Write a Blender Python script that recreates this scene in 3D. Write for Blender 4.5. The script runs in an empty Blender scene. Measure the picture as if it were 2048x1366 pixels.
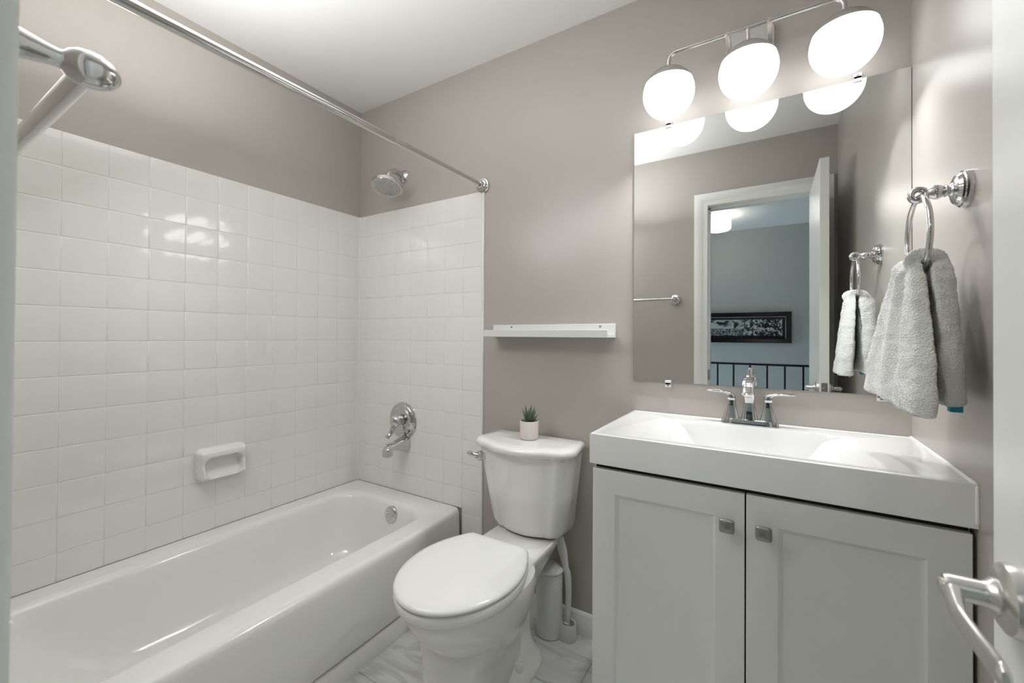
import bpy, bmesh, math, random
from math import sin, cos, pi, radians, sqrt, atan2
from mathutils import Vector, Matrix, noise

SC = bpy.context.scene
COL = SC.collection

# ------------------------------------------------------------------ camera
IMG_W, IMG_H = 2048, 1366
F_PX, YAW, PITCH, ROLL, CY = 840.74, 0.55302, 0.00772, 0.00603, 665.175
CAM_H = 1.172
cam_d = bpy.data.cameras.new('camera')
cam = bpy.data.objects.new('camera', cam_d)
COL.objects.link(cam)
_fwd = Vector((-sin(YAW) * cos(PITCH), cos(YAW) * cos(PITCH), sin(PITCH)))
_right = Vector((cos(YAW), sin(YAW), 0))
_up = _right.cross(_fwd)
_r = _right * cos(ROLL) + _up * sin(ROLL)
_u = -_right * sin(ROLL) + _up * cos(ROLL)
cam.matrix_world = Matrix(((_r.x, _u.x, -_fwd.x, 0), (_r.y, _u.y, -_fwd.y, 0),
                           (_r.z, _u.z, -_fwd.z, CAM_H), (0, 0, 0, 1)))
cam_d.sensor_width = 36
cam_d.lens = F_PX / IMG_W * 36
cam_d.shift_y = (CY - IMG_H / 2) / IMG_W
cam_d.clip_start = 0.01
cam_d.dof.use_dof = True
cam_d.dof.focus_distance = 1.45
cam_d.dof.aperture_fstop = 6.3
SC.camera = cam

# ------------------------------------------------------------------ view + world
SC.view_settings.view_transform = 'Standard'
SC.view_settings.look = 'None'
SC.view_settings.gamma = 1
SC.view_settings.exposure = 0.0
SC.view_settings.use_curve_mapping = False
GLOBE_EMIT = 3.3
GLOBE_FILL_W = 1.7
OVERHEAD_FILL_W = 1.5
CEILING_FILL_W = 9.5
FRONT_FILL_W = 6.0
WINDOW_W = 190.0
HALL_EMIT = 9.5
SKY = 1.5
world = bpy.data.worlds.new('world')
SC.world = world
world.use_nodes = True
_bg = world.node_tree.nodes['Background']
_bg.inputs[0].default_value = (0.66, 0.84, 1.0, 1)
_bg.inputs[1].default_value = SKY

# added fills with no fixture: one under the ceiling, one turned up at it
def area_light(name, loc, sx, sy, energy, up=False):
    d = bpy.data.lights.new(name, 'AREA')
    d.shape = 'RECTANGLE'
    d.size, d.size_y = sx, sy
    d.energy = energy
    d.color = (0.965, 0.985, 1.0)
    o = bpy.data.objects.new(name, d)
    COL.objects.link(o)
    o.location = loc
    if up:
        o.rotation_euler = (pi, 0, 0)
    return o
area_light('overhead_fill', (-0.75, 0.85, 2.415), 0.9, 0.6, OVERHEAD_FILL_W)  # added fill over toilet and counter, no ceiling lamp
area_light('ceiling_fill', (-1.15, 0.48, 1.97), 1.1, 0.6, CEILING_FILL_W, True)  # unseen fill added to brighten the ceiling
_ft = area_light('front_fill', (-1.25, 0.27, 1.95), 0.7, 0.3, FRONT_FILL_W)     # added fill in the corner by the door wall, no lamp there
_ft.rotation_euler = Vector((0.45, 0.6, -0.85)).to_track_quat('-Z', 'Z').to_euler()

# ------------------------------------------------------------------ room numbers (metres)
XL, XR = -1.977, 0.329
YB, YF = 1.565, 0.032
YFO = -0.085              # hall side of the door wall
ZC = 2.425
TILE, TILE_TOP, TILE_END = 0.1146, 1.832, -1.118
RIM = 0.3636
OPX0, OPX1, OPZ = -0.365, 0.215, 2.045   # door opening
YH = -2.456               # hall far wall

# ------------------------------------------------------------------ materials
def lin(r, g, b):
    f = lambda c: (c / 255 / 12.92) if c / 255 <= 0.04045 else ((c / 255 + 0.055) / 1.055) ** 2.4
    return (f(r), f(g), f(b), 1)

def mat(name, col, rough=0.5, metal=0.0, bump=None, var=None, spec=0.5, coat=0, sheen=0, trans=0, aniso=0):
    """bump = (scale, strength, distance); var = (scale, amount) gentle noise in the base colour"""
    m = bpy.data.materials.new(name)
    m.use_nodes = True
    nt = m.node_tree
    b = nt.nodes['Principled BSDF']
    b.inputs['Base Color'].default_value = col
    b.inputs['Roughness'].default_value = rough
    b.inputs['Metallic'].default_value = metal
    b.inputs['Specular IOR Level'].default_value = spec
    b.inputs['Coat Weight'].default_value = coat
    b.inputs['Coat Roughness'].default_value = 0.04
    b.inputs['Sheen Weight'].default_value = sheen
    b.inputs['Transmission Weight'].default_value = trans
    tc = nt.nodes.new('ShaderNodeTexCoord')
    if var:
        n = nt.nodes.new('ShaderNodeTexNoise')
        n.inputs['Scale'].default_value = var[0]
        n.inputs['Detail'].default_value = 4
        nt.links.new(tc.outputs['Object'], n.inputs['Vector'])
        mx = nt.nodes.new('ShaderNodeMix')
        mx.data_type = 'RGBA'
        k = var[1]
        mx.inputs[6].default_value = tuple(c * (1 - k) for c in col[:3]) + (1,)
        mx.inputs[7].default_value = tuple(min(1, c * (1 + k)) for c in col[:3]) + (1,)
        nt.links.new(n.outputs['Fac'], mx.inputs[0])
        nt.links.new(mx.outputs[2], b.inputs['Base Color'])
    if bump:
        n = nt.nodes.new('ShaderNodeTexNoise')
        n.inputs['Scale'].default_value = bump[0]
        n.inputs['Detail'].default_value = 3
        nt.links.new(tc.outputs['Object'], n.inputs['Vector'])
        bp = nt.nodes.new('ShaderNodeBump')
        bp.inputs['Strength'].default_value = bump[1]
        bp.inputs['Distance'].default_value = bump[2]
        nt.links.new(n.outputs['Fac'], bp.inputs['Height'])
        nt.links.new(bp.outputs['Normal'], b.inputs['Normal'])
    return m

M = {}
M['wall'] = mat('taupe_wall_paint', lin(181, 175, 167.5), 0.28, bump=(160, 0.12, 0.002), var=(3, 0.015))
M['hall_wall'] = mat('hall_wall_paint', lin(186, 190, 186), 0.6, var=(3, 0.02))
M['ceiling'] = mat('ceiling_paint', lin(240, 239, 236), 0.9, bump=(220, 0.1, 0.002))
M['trim'] = mat('white_trim_paint', lin(236, 236, 232), 0.3, var=(6, 0.01))
M['tile'] = mat('glazed_white_tile', lin(238, 237, 232), 0.1, var=(2.5, 0.01), bump=(14, 0.06, 0.004), spec=0.8, coat=0.5)
M['grout'] = mat('grout', lin(230, 228.5, 224), 0.7, var=(40, 0.03))
M['tub'] = mat('white_enamel', lin(239, 238, 233), 0.12, var=(2, 0.012), coat=0.4)
M['porcelain'] = mat('white_porcelain', lin(238, 237, 233), 0.08, var=(3, 0.01), coat=0.5)
M['seat'] = mat('white_seat_plastic', lin(238, 238, 234), 0.16, var=(5, 0.008))
M['chrome'] = mat('polished_chrome', (0.64, 0.64, 0.64, 1), 0.06, 1.0, var=(9, 0.02))
M['steel'] = mat('polished_steel_rod', (0.60, 0.595, 0.58, 1), 0.12, 1.0, var=(9, 0.03))
M['nickel'] = mat('brushed_nickel', (0.68, 0.665, 0.64, 1), 0.32, 1.0, bump=(300, 0.05, 0.001), var=(30, 0.05))
M['dark_nickel'] = mat('dark_brushed_nickel', (0.36, 0.35, 0.33, 1), 0.33, 1.0, bump=(300, 0.05, 0.001), var=(30, 0.06))
M['cabinet'] = mat('grey_white_cabinet_paint', lin(226, 226, 222), 0.42, var=(5, 0.012), bump=(90, 0.03, 0.001))
M['dark'] = mat('dark_joint_gap_shade', lin(40, 38, 36), 0.8, var=(20, 0.1))  # floor joints, and shade painted into the cabinet door gaps
M['counter'] = mat('white_cultured_marble', lin(236, 236, 234), 0.1, var=(2, 0.008), coat=0.4)
M['mirror'] = mat('mirror_silver', (0.88, 0.895, 0.885, 1), 0.0, 1.0, var=(1, 0.004))
M['mirror_edge'] = mat('mirror_edge', lin(120, 126, 122), 0.2, var=(20, 0.05))
M['clip'] = mat('clear_clip_plastic', lin(235, 236, 235), 0.1, trans=0.15, var=(20, 0.02))
M['towel'] = mat('white_terry', lin(226, 226, 223), 0.95, sheen=0.3, bump=(420, 0.9, 0.004), var=(120, 0.03))
M['teal'] = mat('teal_tag', lin(40, 140, 170), 0.6, var=(40, 0.1))
M['shelf'] = mat('white_lacquered_wood', lin(226, 226, 223), 0.32, var=(8, 0.012))
M['screw'] = mat('screw_steel', (0.3, 0.3, 0.3, 1), 0.4, 1.0, var=(60, 0.1))
M['pot'] = mat('matte_ceramic_pot', lin(222, 214, 207), 0.55, var=(25, 0.03))
M['soil'] = mat('dark_soil', lin(38, 36, 28), 0.95, bump=(200, 1, 0.004), var=(150, 0.4))
M['leaf'] = mat('succulent_green', lin(92, 112, 86), 0.42, var=(90, 0.35))
M['grey_plastic'] = mat('light_grey_plastic', lin(226, 227, 224), 0.28, var=(12, 0.015))
M['clear_lid'] = mat('translucent_grey_lid', lin(220, 221, 219), 0.14, var=(12, 0.02), coat=0.5)
M['black'] = mat('black_painted_iron', lin(20, 20, 26), 0.45, var=(30, 0.15))
M['frame_black'] = mat('black_lacquer_frame', lin(16, 15, 16), 0.22, var=(30, 0.2))
M['mat_board'] = mat('dark_mat_board', lin(14, 17, 18), 0.7, var=(60, 0.1))
M['white_line'] = mat('mat_bevel', lin(225, 228, 228), 0.7, var=(60, 0.03))
M['carpet'] = mat('hall_carpet', lin(150, 142, 132), 0.95, bump=(300, 1, 0.004), var=(200, 0.15))
M['nozzle'] = mat('nozzle_face', (0.60, 0.59, 0.56, 1), 0.32, 1.0, var=(300, 0.35), bump=(260, 0.8, 0.004))
M['glass'] = mat('window_glass', (1, 1, 1, 1), 0.0, trans=1.0, var=(1, 0.002))

def emis(name, col, strength, base):
    m = mat(name, base, 0.25, var=(4, 0.005))
    b = m.node_tree.nodes['Principled BSDF']
    b.inputs['Emission Color'].default_value = col
    b.inputs['Emission Strength'].default_value = strength
    return m
M['globe'] = emis('lit_opal_glass', (0.97, 0.985, 1.0, 1), GLOBE_EMIT, lin(240, 240, 238))
M['hall_shade'] = emis('lit_hall_shade', (1.0, 0.95, 0.88, 1), HALL_EMIT, lin(240, 238, 232))

def marble():
    m = bpy.data.materials.new('marble_floor_tile')
    m.use_nodes = True
    nt = m.node_tree
    b = nt.nodes['Principled BSDF']
    b.inputs['Roughness'].default_value = 0.22
    tc = nt.nodes.new('ShaderNodeTexCoord')
    mp = nt.nodes.new('ShaderNodeMapping')
    mp.inputs['Rotation'].default_value = (0, 0, radians(28))
    mp.inputs['Scale'].default_value = (1.0, 2.6, 1)
    nt.links.new(tc.outputs['Object'], mp.inputs[0])
    n1 = nt.nodes.new('ShaderNodeTexNoise')
    n1.inputs['Scale'].default_value = 3.2
    n1.inputs['Detail'].default_value = 8
    n1.inputs['Roughness'].default_value = 0.62
    n1.inputs['Distortion'].default_value = 1.4
    nt.links.new(mp.outputs[0], n1.inputs['Vector'])
    r1 = nt.nodes.new('ShaderNodeValToRGB')
    e = r1.color_ramp.elements
    e[0].position, e[0].color = 0.34, lin(204, 204, 202)
    e[1].position, e[1].color = 0.62, lin(222, 222, 219)
    nt.links.new(n1.outputs['Fac'], r1.inputs[0])
    # thin grey veins where a second noise crosses its middle
    n2 = nt.nodes.new('ShaderNodeTexNoise')
    n2.inputs['Scale'].default_value = 2.3
    n2.inputs['Detail'].default_value = 6
    n2.inputs['Distortion'].default_value = 0.9
    nt.links.new(mp.outputs[0], n2.inputs['Vector'])
    sb = nt.nodes.new('ShaderNodeMath'); sb.operation = 'SUBTRACT'; sb.inputs[1].default_value = 0.5
    ab = nt.nodes.new('ShaderNodeMath'); ab.operation = 'ABSOLUTE'
    nt.links.new(n2.outputs['Fac'], sb.inputs[0]); nt.links.new(sb.outputs[0], ab.inputs[0])
    r2 = nt.nodes.new('ShaderNodeValToRGB')
    e = r2.color_ramp.elements
    e[0].position, e[0].color = 0.0, (0.74, 0.74, 0.74, 1)
    e[1].position, e[1].color = 0.035, (1, 1, 1, 1)
    nt.links.new(ab.outputs[0], r2.inputs[0])
    mx = nt.nodes.new('ShaderNodeMix'); mx.data_type = 'RGBA'; mx.blend_type = 'MULTIPLY'
    mx.inputs[0].default_value = 0.8
    nt.links.new(r1.outputs[0], mx.inputs[6]); nt.links.new(r2.outputs[0], mx.inputs[7])
    nt.links.new(mx.outputs[2], b.inputs['Base Color'])
    return m
M['marble'] = marble()

def photo_print():
    """black-and-white group photograph: pale building band over a speckled crowd, trees at both ends"""
    m = bpy.data.materials.new('black_and_white_print')
    m.use_nodes = True
    nt = m.node_tree
    b = nt.nodes['Principled BSDF']
    b.inputs['Roughness'].default_value = 0.25
    tc = nt.nodes.new('ShaderNodeTexCoord')
    sp = nt.nodes.new('ShaderNodeSeparateXYZ')
    nt.links.new(tc.outputs['Generated'], sp.inputs[0])
    def noise_ramp(scale, p0, p1, detail=5, dist=0.0):
        n = nt.nodes.new('ShaderNodeTexNoise')
        n.inputs['Scale'].default_value = scale
        n.inputs['Detail'].default_value = detail
        n.inputs['Distortion'].default_value = dist
        nt.links.new(tc.outputs['Object'], n.inputs['Vector'])
        r = nt.nodes.new('ShaderNodeValToRGB')
        r.color_ramp.elements[0].position = p0
        r.color_ramp.elements[0].color = lin(18, 28, 28)
        r.color_ramp.elements[1].position = p1
        r.color_ramp.elements[1].color = lin(178, 188, 186)
        nt.links.new(n.outputs['Fac'], r.inputs[0])
        return r.outputs[0]
    crowd = noise_ramp(95, 0.45, 0.62, 2)
    trees = noise_ramp(24, 0.49, 0.58, 6, 1.2)
    sky = noise_ramp(9, 0.40, 0.47, 6, 0.6)
    def step(sock, a, c):
        r = nt.nodes.new('ShaderNodeMapRange')
        r.inputs[1].default_value = a; r.inputs[2].default_value = c
        nt.links.new(sock, r.inputs[0])
        return r.outputs[0]
    m1 = nt.nodes.new('ShaderNodeMix'); m1.data_type = 'RGBA'
    nt.links.new(step(sp.outputs['Z'], 0.42, 0.46), m1.inputs[0])
    nt.links.new(crowd, m1.inputs[6]); nt.links.new(sky, m1.inputs[7])
    m2 = nt.nodes.new('ShaderNodeMix'); m2.data_type = 'RGBA'
    nt.links.new(step(sp.outputs['X'], 0.72, 0.78), m2.inputs[0])
    nt.links.new(m1.outputs[2], m2.inputs[6]); nt.links.new(trees, m2.inputs[7])
    nt.links.new(m2.outputs[2], b.inputs['Base Color'])
    return m
M['print'] = photo_print()

# ------------------------------------------------------------------ object helpers
def link(name, me, m, parent=None):
    o = bpy.data.objects.new(name, me)
    COL.objects.link(o)
    if m is not None:
        me.materials.append(M[m] if isinstance(m, str) else m)
    if parent is not None:
        o.parent = parent
        o.matrix_parent_inverse = Matrix.Translation(-Vector(WORLD[parent.name]))
    WORLD[o.name] = (0, 0, 0)
    return o
WORLD = {}

def obj(name, bm, m, parent=None, smooth=True, angle=38):
    bmesh.ops.recalc_face_normals(bm, faces=bm.faces)
    me = bpy.data.meshes.new(name)
    bm.to_mesh(me)
    bm.free()
    if smooth:
        for p in me.polygons:
            p.use_smooth = True
        me.set_sharp_from_angle(angle=radians(angle))
    return link(name, me, m, parent)

def thing(name, label, cat, loc, group=None):
    o = bpy.data.objects.new(name, None)
    o.empty_display_size = 0.05
    COL.objects.link(o)
    o.location = loc
    WORLD[o.name] = tuple(loc)
    o['label'] = label
    o['category'] = cat
    if group: o['group'] = group
    return o

def struct(o, label=None):
    o['kind'] = 'structure'
    if label:
        o['label'] = label
    return o

def copy_part(o, parent, delta):
    c = o.copy()
    COL.objects.link(c)
    c.parent = parent
    c.matrix_parent_inverse = o.matrix_parent_inverse
    c.location = Vector(o.location) + Vector(delta)
    WORLD[c.name] = tuple(delta)
    return c

def box(bm, x0, x1, y0, y1, z0, z1, r=0.0, seg=2):
    vs = [bm.verts.new(p) for p in ((x0, y0, z0), (x1, y0, z0), (x1, y1, z0), (x0, y1, z0),
                                    (x0, y0, z1), (x1, y0, z1), (x1, y1, z1), (x0, y1, z1))]
    fs = [bm.faces.new([vs[i] for i in f]) for f in
          ((3, 2, 1, 0), (4, 5, 6, 7), (0, 1, 5, 4), (1, 2, 6, 5), (2, 3, 7, 6), (3, 0, 4, 7))]
    if r > 0:
        es = list({e for f in fs for e in f.edges})
        bmesh.ops.bevel(bm, geom=es, offset=r, segments=seg, affect='EDGES', profile=0.5)

def newbox(*a, **k):
    bm = bmesh.new()
    box(bm, *a, **k)
    return bm

def frame_at(d, ref=None):
    d = d.normalized()
    ref = ref or (Vector((0, 0, 1)) if abs(d.z) < 0.9 else Vector((1, 0, 0)))
    a = ref.cross(d)
    if a.length < 1e-6:
        a = Vector((1, 0, 0)).cross(d)
    a.normalize()
    return a, d.cross(a).normalized()

def loft(bm, loops, cap0=True, cap1=True, closed=True):
    rows = [[bm.verts.new(p) for p in lp] for lp in loops]
    n = len(rows[0])
    for a, b in zip(rows, rows[1:]):
        for i in range(n if closed else n - 1):
            j = (i + 1) % n
            try:
                bm.faces.new((a[i], a[j], b[j], b[i]))
            except ValueError:
                pass
    if cap0: bm.faces.new(list(reversed(rows[0])))
    if cap1: bm.faces.new(rows[-1])
    return rows

def tube(bm, pts, rad, seg=16, ref=None, cap=True, shape=None):
    """sweep along pts; rad is a number or list; shape = (a, b) scales along the two frame axes (number or lists)"""
    pts = [Vector(p) for p in pts]
    n = len(pts)
    rads = rad if isinstance(rad, (list, tuple)) else [rad] * n
    loops = []
    prev = None
    for i, p in enumerate(pts):
        d = (pts[min(i + 1, n - 1)] - pts[max(i - 1, 0)])
        if prev is None:
            a, b = frame_at(d, Vector(ref) if ref else None)
        else:
            dn = d.normalized()
            a = (prev - dn * prev.dot(dn)).normalized()
            b = dn.cross(a).normalized()
        prev = a
        sa, sb = (1, 1) if shape is None else (shape[i] if isinstance(shape, list) else shape)
        loops.append([p + a * (cos(t) * rads[i] * sa) + b * (sin(t) * rads[i] * sb)
                      for t in (2 * pi * k / seg for k in range(seg))])
    loft(bm, loops, cap, cap)

def lathe(bm, prof, org, axis=(0, 0, 1), seg=40, cap=True):
    """prof = [(radius, distance along axis)]"""
    org = Vector(org)
    ax = Vector(axis).normalized()
    a, b = frame_at(ax)
    loops = []
    for r, h in prof:
        r = max(r, 1e-5)
        loops.append([org + ax * h + a * (cos(t) * r) + b * (sin(t) * r)
                      for t in (2 * pi * k / seg for k in range(seg))])
    loft(bm, loops, cap, cap)

def catmull(pts, n):
    pts = [Vector(p) for p in pts]
    P = [pts[0] * 2 - pts[1]] + pts + [pts[-1] * 2 - pts[-2]]
    out = []
    for i in range(1, len(P) - 2):
        for k in range(n):
            t = k / n
            p0, p1, p2, p3 = P[i - 1], P[i], P[i + 1], P[i + 2]
            out.append(0.5 * ((2 * p1) + (p2 - p0) * t + (2 * p0 - 5 * p1 + 4 * p2 - p3) * t * t
                              + (3 * p1 - p0 - 3 * p2 + p3) * t ** 3))
    out.append(pts[-1])
    return out

def interp(x, xs, ys):
    if x <= xs[0]: return ys[0]
    for a, b, c, d in zip(xs, xs[1:], ys, ys[1:]):
        if x <= b:
            t = (x - a) / (b - a)
            return c + (d - c) * t
    return ys[-1]

def rrect(x0, x1, y0, y1, r, z, n=10):
    """rounded rectangle loop, counter-clockwise, same vertex count for every size; r may be 4 radii (from x1y1, ccw)"""
    rs = r if isinstance(r, (tuple, list)) else (r,) * 4
    out = []
    for (cx, sx, cy, sy, a0, rr) in ((x1, -1, y1, -1, 0, rs[0]), (x0, 1, y1, -1, pi / 2, rs[1]),
                                     (x0, 1, y0, 1, pi, rs[2]), (x1, -1, y0, 1, 1.5 * pi, rs[3])):
        for k in range(n + 1):
            t = a0 + pi / 2 * k / n
            out.append(Vector((cx + sx * rr + cos(t) * rr, cy + sy * rr + sin(t) * rr, z)))
    return out

def subsurf(o, lv=2):
    md = o.modifiers.new('subdivision', 'SUBSURF')
    md.levels = lv
    md.render_levels = lv
    return o

# ------------------------------------------------------------------ room shell
def wallbox(name, *a):
    return struct(obj(name, newbox(*a), 'wall', smooth=False))

HX0, HX1 = -2.6, 1.5
ZLOW = -2.5
wall_left = wallbox('wall_left', XL - 0.1, XL, YF - 0.117, YB + 0.1, 0, ZC)
wall_back = wallbox('wall_back', XL, XR, YB, YB + 0.1, 0, ZC)
wall_right = wallbox('wall_right', XR, XR + 0.1, YF - 0.02, YB + 0.1, 0, ZC)
bm = bmesh.new()
box(bm, HX0, OPX0 - 0.02, YFO, YF, 0, ZC)
box(bm, OPX1 + 0.02, HX1, YFO, YF, 0, ZC)
box(bm, OPX0 - 0.02, OPX1 + 0.02, YFO, YF, OPZ + 0.02, ZC)
struct(obj('wall_front', bm, 'wall', smooth=False))
ceil = struct(obj('ceiling', newbox(XL - 0.1, XR + 0.1, YF, YB + 0.1, ZC, ZC + 0.1), 'ceiling', smooth=False))

# floor: 12 x 24 inch marble tiles, laid along the back wall, thin dark joints
bm = bmesh.new()
rnd = random.Random(4)
ty = 0.975 - 0.305 * 4
row = 0
while ty < YB:
    tx = XL - 0.1 - (0.3 if row % 2 else 0.05)
    while tx < XR + 0.1:
        x0, x1 = max(tx + 0.0008, XL - 0.1), min(tx + 0.6092, XR + 0.1)
        y0, y1 = max(ty + 0.0008, YFO), min(ty + 0.3042, YB + 0.1)
        if x1 > x0 and y1 > y0:
            box(bm, x0, x1, y0, y1, -0.012, 0)
        tx += 0.61
    ty += 0.305
    row += 1
floor = struct(obj('floor', bm, 'marble', smooth=False))
obj('floor_grout', newbox(XL - 0.1, XR + 0.1, YFO, YB + 0.1, -0.03, -0.002), 'dark', floor, smooth=False)

# baseboards
def baseboard(name, p0, p1, inward):
    """moulded board from p0 to p1; inward = unit vector into the room"""
    prof = [(0.0, 0), (0.014, 0), (0.014, 0.068), (0.0115, 0.072), (0.0115, 0.076), (0.009, 0.082), (0.005, 0.088), (0.0, 0.09)]
    bm = bmesh.new()
    i = Vector(inward)
    loft(bm, [[Vector(p) + i * a + Vector((0, 0, z)) for a, z in prof] for p in (p0, p1)])
    return struct(obj(name, bm, 'trim'))
baseboard('baseboard_back', (TILE_END, YB, 0), (-0.415, YB, 0), (0, -1, 0))
baseboard('baseboard_front', (-1.24, YF, 0), (OPX0 - 0.09, YF, 0), (0, 1, 0))

# ---- tile surround: pillowed square tiles, one mesh per wall, over a grout bed
def tile_panel(name, parent, axis, u0, u1, z0, z1, ustart, plane, out):
    bm = bmesh.new()
    gr = 0.0009
    rnd = random.Random(7 if axis == 'y' else 11)
    T = 0.0056
    def P(u, z, d):
        return Vector((plane + out * d, u, z)) if axis == 'y' else Vector((u, plane + out * d, z))
    k = 0
    z = TILE_TOP
    while z > z0 + 0.004:
        za, zb = max(z - TILE + gr, z0), z - gr
        u = ustart
        while u < u1 - 0.003:
            a, b = max(u + gr, u0), min(u + TILE - gr, u1)
            if b - a > 0.004 and zb - za > 0.004:
                ta, tb = rnd.gauss(0, 0.0007), rnd.gauss(0, 0.0007)
                ca, cb = (a + b) / 2, (za + zb) / 2
                loops = []
                for ins, d in ((0, 0.001), (0.0, T * 0.72), (0.0004, T * 0.88), (0.0012, T * 0.98), (0.0026, T)):
                    lp = []
                    for (uu, zz) in ((a + ins, za + ins), (b - ins, za + ins), (b - ins, zb - ins), (a + ins, zb - ins)):
                        lp.append(P(uu, zz, d + (ta * (uu - ca) + tb * (zz - cb) if d > T * 0.9 else 0)))
                    loops.append(lp)
                loft(bm, loops, False, True)
            u += TILE
        z -= TILE
    o = obj(name, bm, 'tile', parent, angle=60)
    bm = bmesh.new()
    if axis == 'y':
        box(bm, plane, plane + out * 0.0046, u0, u1, z0, z1)
    else:
        box(bm, u0, u1, plane, plane + out * 0.0046, z0, z1)
    obj('grout_bed', bm, 'grout', o, smooth=False)
    return o
YT0 = YB - 0.029 - 20 * TILE
tile_panel('tile_panel', wall_left, 'y', 0.034, YB, RIM, TILE_TOP, YT0, XL, 1)
bt = tile_panel('tile_panel', wall_back, 'x', XL, TILE_END - 0.006, RIM, TILE_TOP, TILE_END - 20 * TILE, YB, -1)
tile_panel('tile_strip', wall_back, 'x', TILE_END - TILE, TILE_END - 0.006, 0.0, RIM - 0.001, TILE_END - TILE, YB, -1)
bm = bmesh.new()
tube(bm, [(TILE_END - 0.004, YB - 0.002, 0.09), (TILE_END - 0.004, YB - 0.002, TILE_TOP)], 0.0065, 14)
obj('bullnose_edge', bm, 'tub', wall_back)
bm = bmesh.new()
tube(bm, [(XL + 0.006, YB - 0.006, RIM), (XL + 0.006, YB - 0.006, TILE_TOP)], 0.004, 8)
obj('corner_caulk', bm, 'tub', wall_back)

# ---- door casing and jamb (trim), bathroom side and hall side
def casing(name, y, sgn):
    """flat stepped casing around the opening on the wall face y, sgn = outward direction along Y"""
    bm = bmesh.new()
    W = 0.084
    prof = [(0.0, 0.0), (0.0, 0.019), (0.002, 0.0225), (0.009, 0.0225), (0.011, 0.0185), (0.030, 0.0185), (0.034, 0.021), (W - 0.008, 0.023), (W, 0.019), (W, 0.0)]
    xi0, xi1, zi = OPX0 + 0.003 - 0.0, OPX1 + 0.012, OPZ + 0.002
    loops = []
    for (px, pz, dx, dz) in ((xi0, 0.0, -1, 0), (xi0, zi, -1, 1), (xi1, zi, 1, 1), (xi1, 0.0, 1, 0)):
        loops.append([Vector((px + dx * a, y + sgn * t, pz + dz * a)) for a, t in prof])
    loft(bm, loops)
    return struct(obj(name, bm, 'trim', angle=30))
casing('trim_1', YF, 1)
casing('trim_2', YFO, -1)
bm = bmesh.new()
J = 0.018
box(bm, OPX0 - J, OPX0, YFO, YF, 0, OPZ + J)
box(bm, OPX1, OPX1 + J, YFO, YF, 0, OPZ + J)
box(bm, OPX0, OPX1, YFO, YF, OPZ, OPZ + J)
box(bm, OPX0, OPX0 + 0.011, YFO + 0.03, YF - 0.042, 0, OPZ)     # door stops
box(bm, OPX1 - 0.011, OPX1, YFO + 0.03, YF - 0.042, 0, OPZ)
box(bm, OPX0, OPX1, YFO + 0.03, YF - 0.042, OPZ - 0.011, OPZ)
jamb = struct(obj('trim_3', bm, 'trim', smooth=False))
bm = bmesh.new()
tube(bm, [(OPX0 + 0.0005, YF - 0.010, 0.885), (OPX0 + 0.0005, YF - 0.010, 0.955)], 0.013, 14, shape=(0.12, 1))
obj('strike_plate', bm, 'dark_nickel', jamb)

# ------------------------------------------------------------------ door leaf, swung open along the right wall
DH = Vector((0.192, YF + 0.012, 0))            # hinge corner of the visible face
DE = Vector((0.1955, 0.634, 0))                # free corner of the visible face
_dd = (DE - DH).normalized()
_dn = Vector((-_dd.y, _dd.x, 0))               # points into the room (-X)
DM = Matrix(((_dn.x, _dd.x, 0, DH.x), (_dn.y, _dd.y, 0, DH.y), (0, 0, 1, 0), (0, 0, 0, 1)))   # local: x = off the face, y = along leaf
DL = (DE - DH).length
bm = newbox(-0.038, 0, 0, DL, 0.012, 2.033, r=0.0015, seg=1)
bm.transform(DM)
door = struct(obj('door_1', bm, 'trim', smooth=False))
def door_lever(side):
    s = 1 if side > 0 else -1
    off = 0 if s > 0 else -0.038
    yl, zl = DL - 0.052, 0.928
    bm = bmesh.new()
    # lever: hub, then a flat waved blade towards the hinge side
    lathe(bm, [(0.0165, 0.008), (0.0165, 0.016), (0.0125, 0.020), (0.0115, 0.024), (0.0115, 0.046), (0.010, 0.050), (0.0, 0.0505)], (0, 0, 0), (1, 0, 0), 28, cap=False)
    pts = catmull([(0.043, 0.004, 0.0), (0.045, -0.010, -0.006), (0.0455, -0.028, -0.014), (0.044, -0.05, -0.0165), (0.043, -0.078, -0.0165), (0.044, -0.105, -0.013), (0.046, -0.122, -0.009)], 6)
    n = len(pts)
    rads = [interp(i / (n - 1), [0, .12, .35, .8, .96, 1], [0.0100, 0.0115, 0.0108, 0.0112, 0.0100, 0.005]) for i in range(n)]
    shp = [(interp(i / (n - 1), [0, .2, .4, 1], [0.9, 0.62, 0.5, 0.45]), 1.0) for i in range(n)]
    tube(bm, pts, rads, 18, ref=(0, 0, 1), shape=shp)
    T = DM @ Matrix.Translation((off, yl, zl)) @ Matrix.Scale(s, 4, (1, 0, 0))
    bm.transform(T)
    lv = obj('door_lever', bm, 'nickel', door)
    bm = bmesh.new()
    lathe(bm, [(0.0325, 0.0), (0.0325, 0.004), (0.031, 0.009), (0.026, 0.0125), (0.018, 0.014), (0.0, 0.0142)], (0, 0, 0), (1, 0, 0), 44, cap=False)
    bm.transform(T)
    obj('rosette', bm, 'nickel', lv)
    bm = bmesh.new()
    lathe(bm, [(0.0062, 0.049), (0.0062, 0.0525), (0.005, 0.0535), (0.0, 0.0536)], (0, 0, 0), (1, 0, 0), 20, cap=False)
    bm.transform(T)
    obj('push_button', bm, 'nickel', lv)
    return lv
door_lever(1)
door_lever(-1)
bm = newbox(-0.031, -0.007, DL - 0.0005, DL + 0.0012, 0.897, 0.957, r=0.0008, seg=1)
tube(bm, [(-0.019, DL, 0.928), (-0.019, DL + 0.011, 0.928)], [0.009, 0.007], 14)
bm.transform(DM)
obj('latch_plate', bm, 'dark_nickel', door)
bm = bmesh.new()
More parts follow.
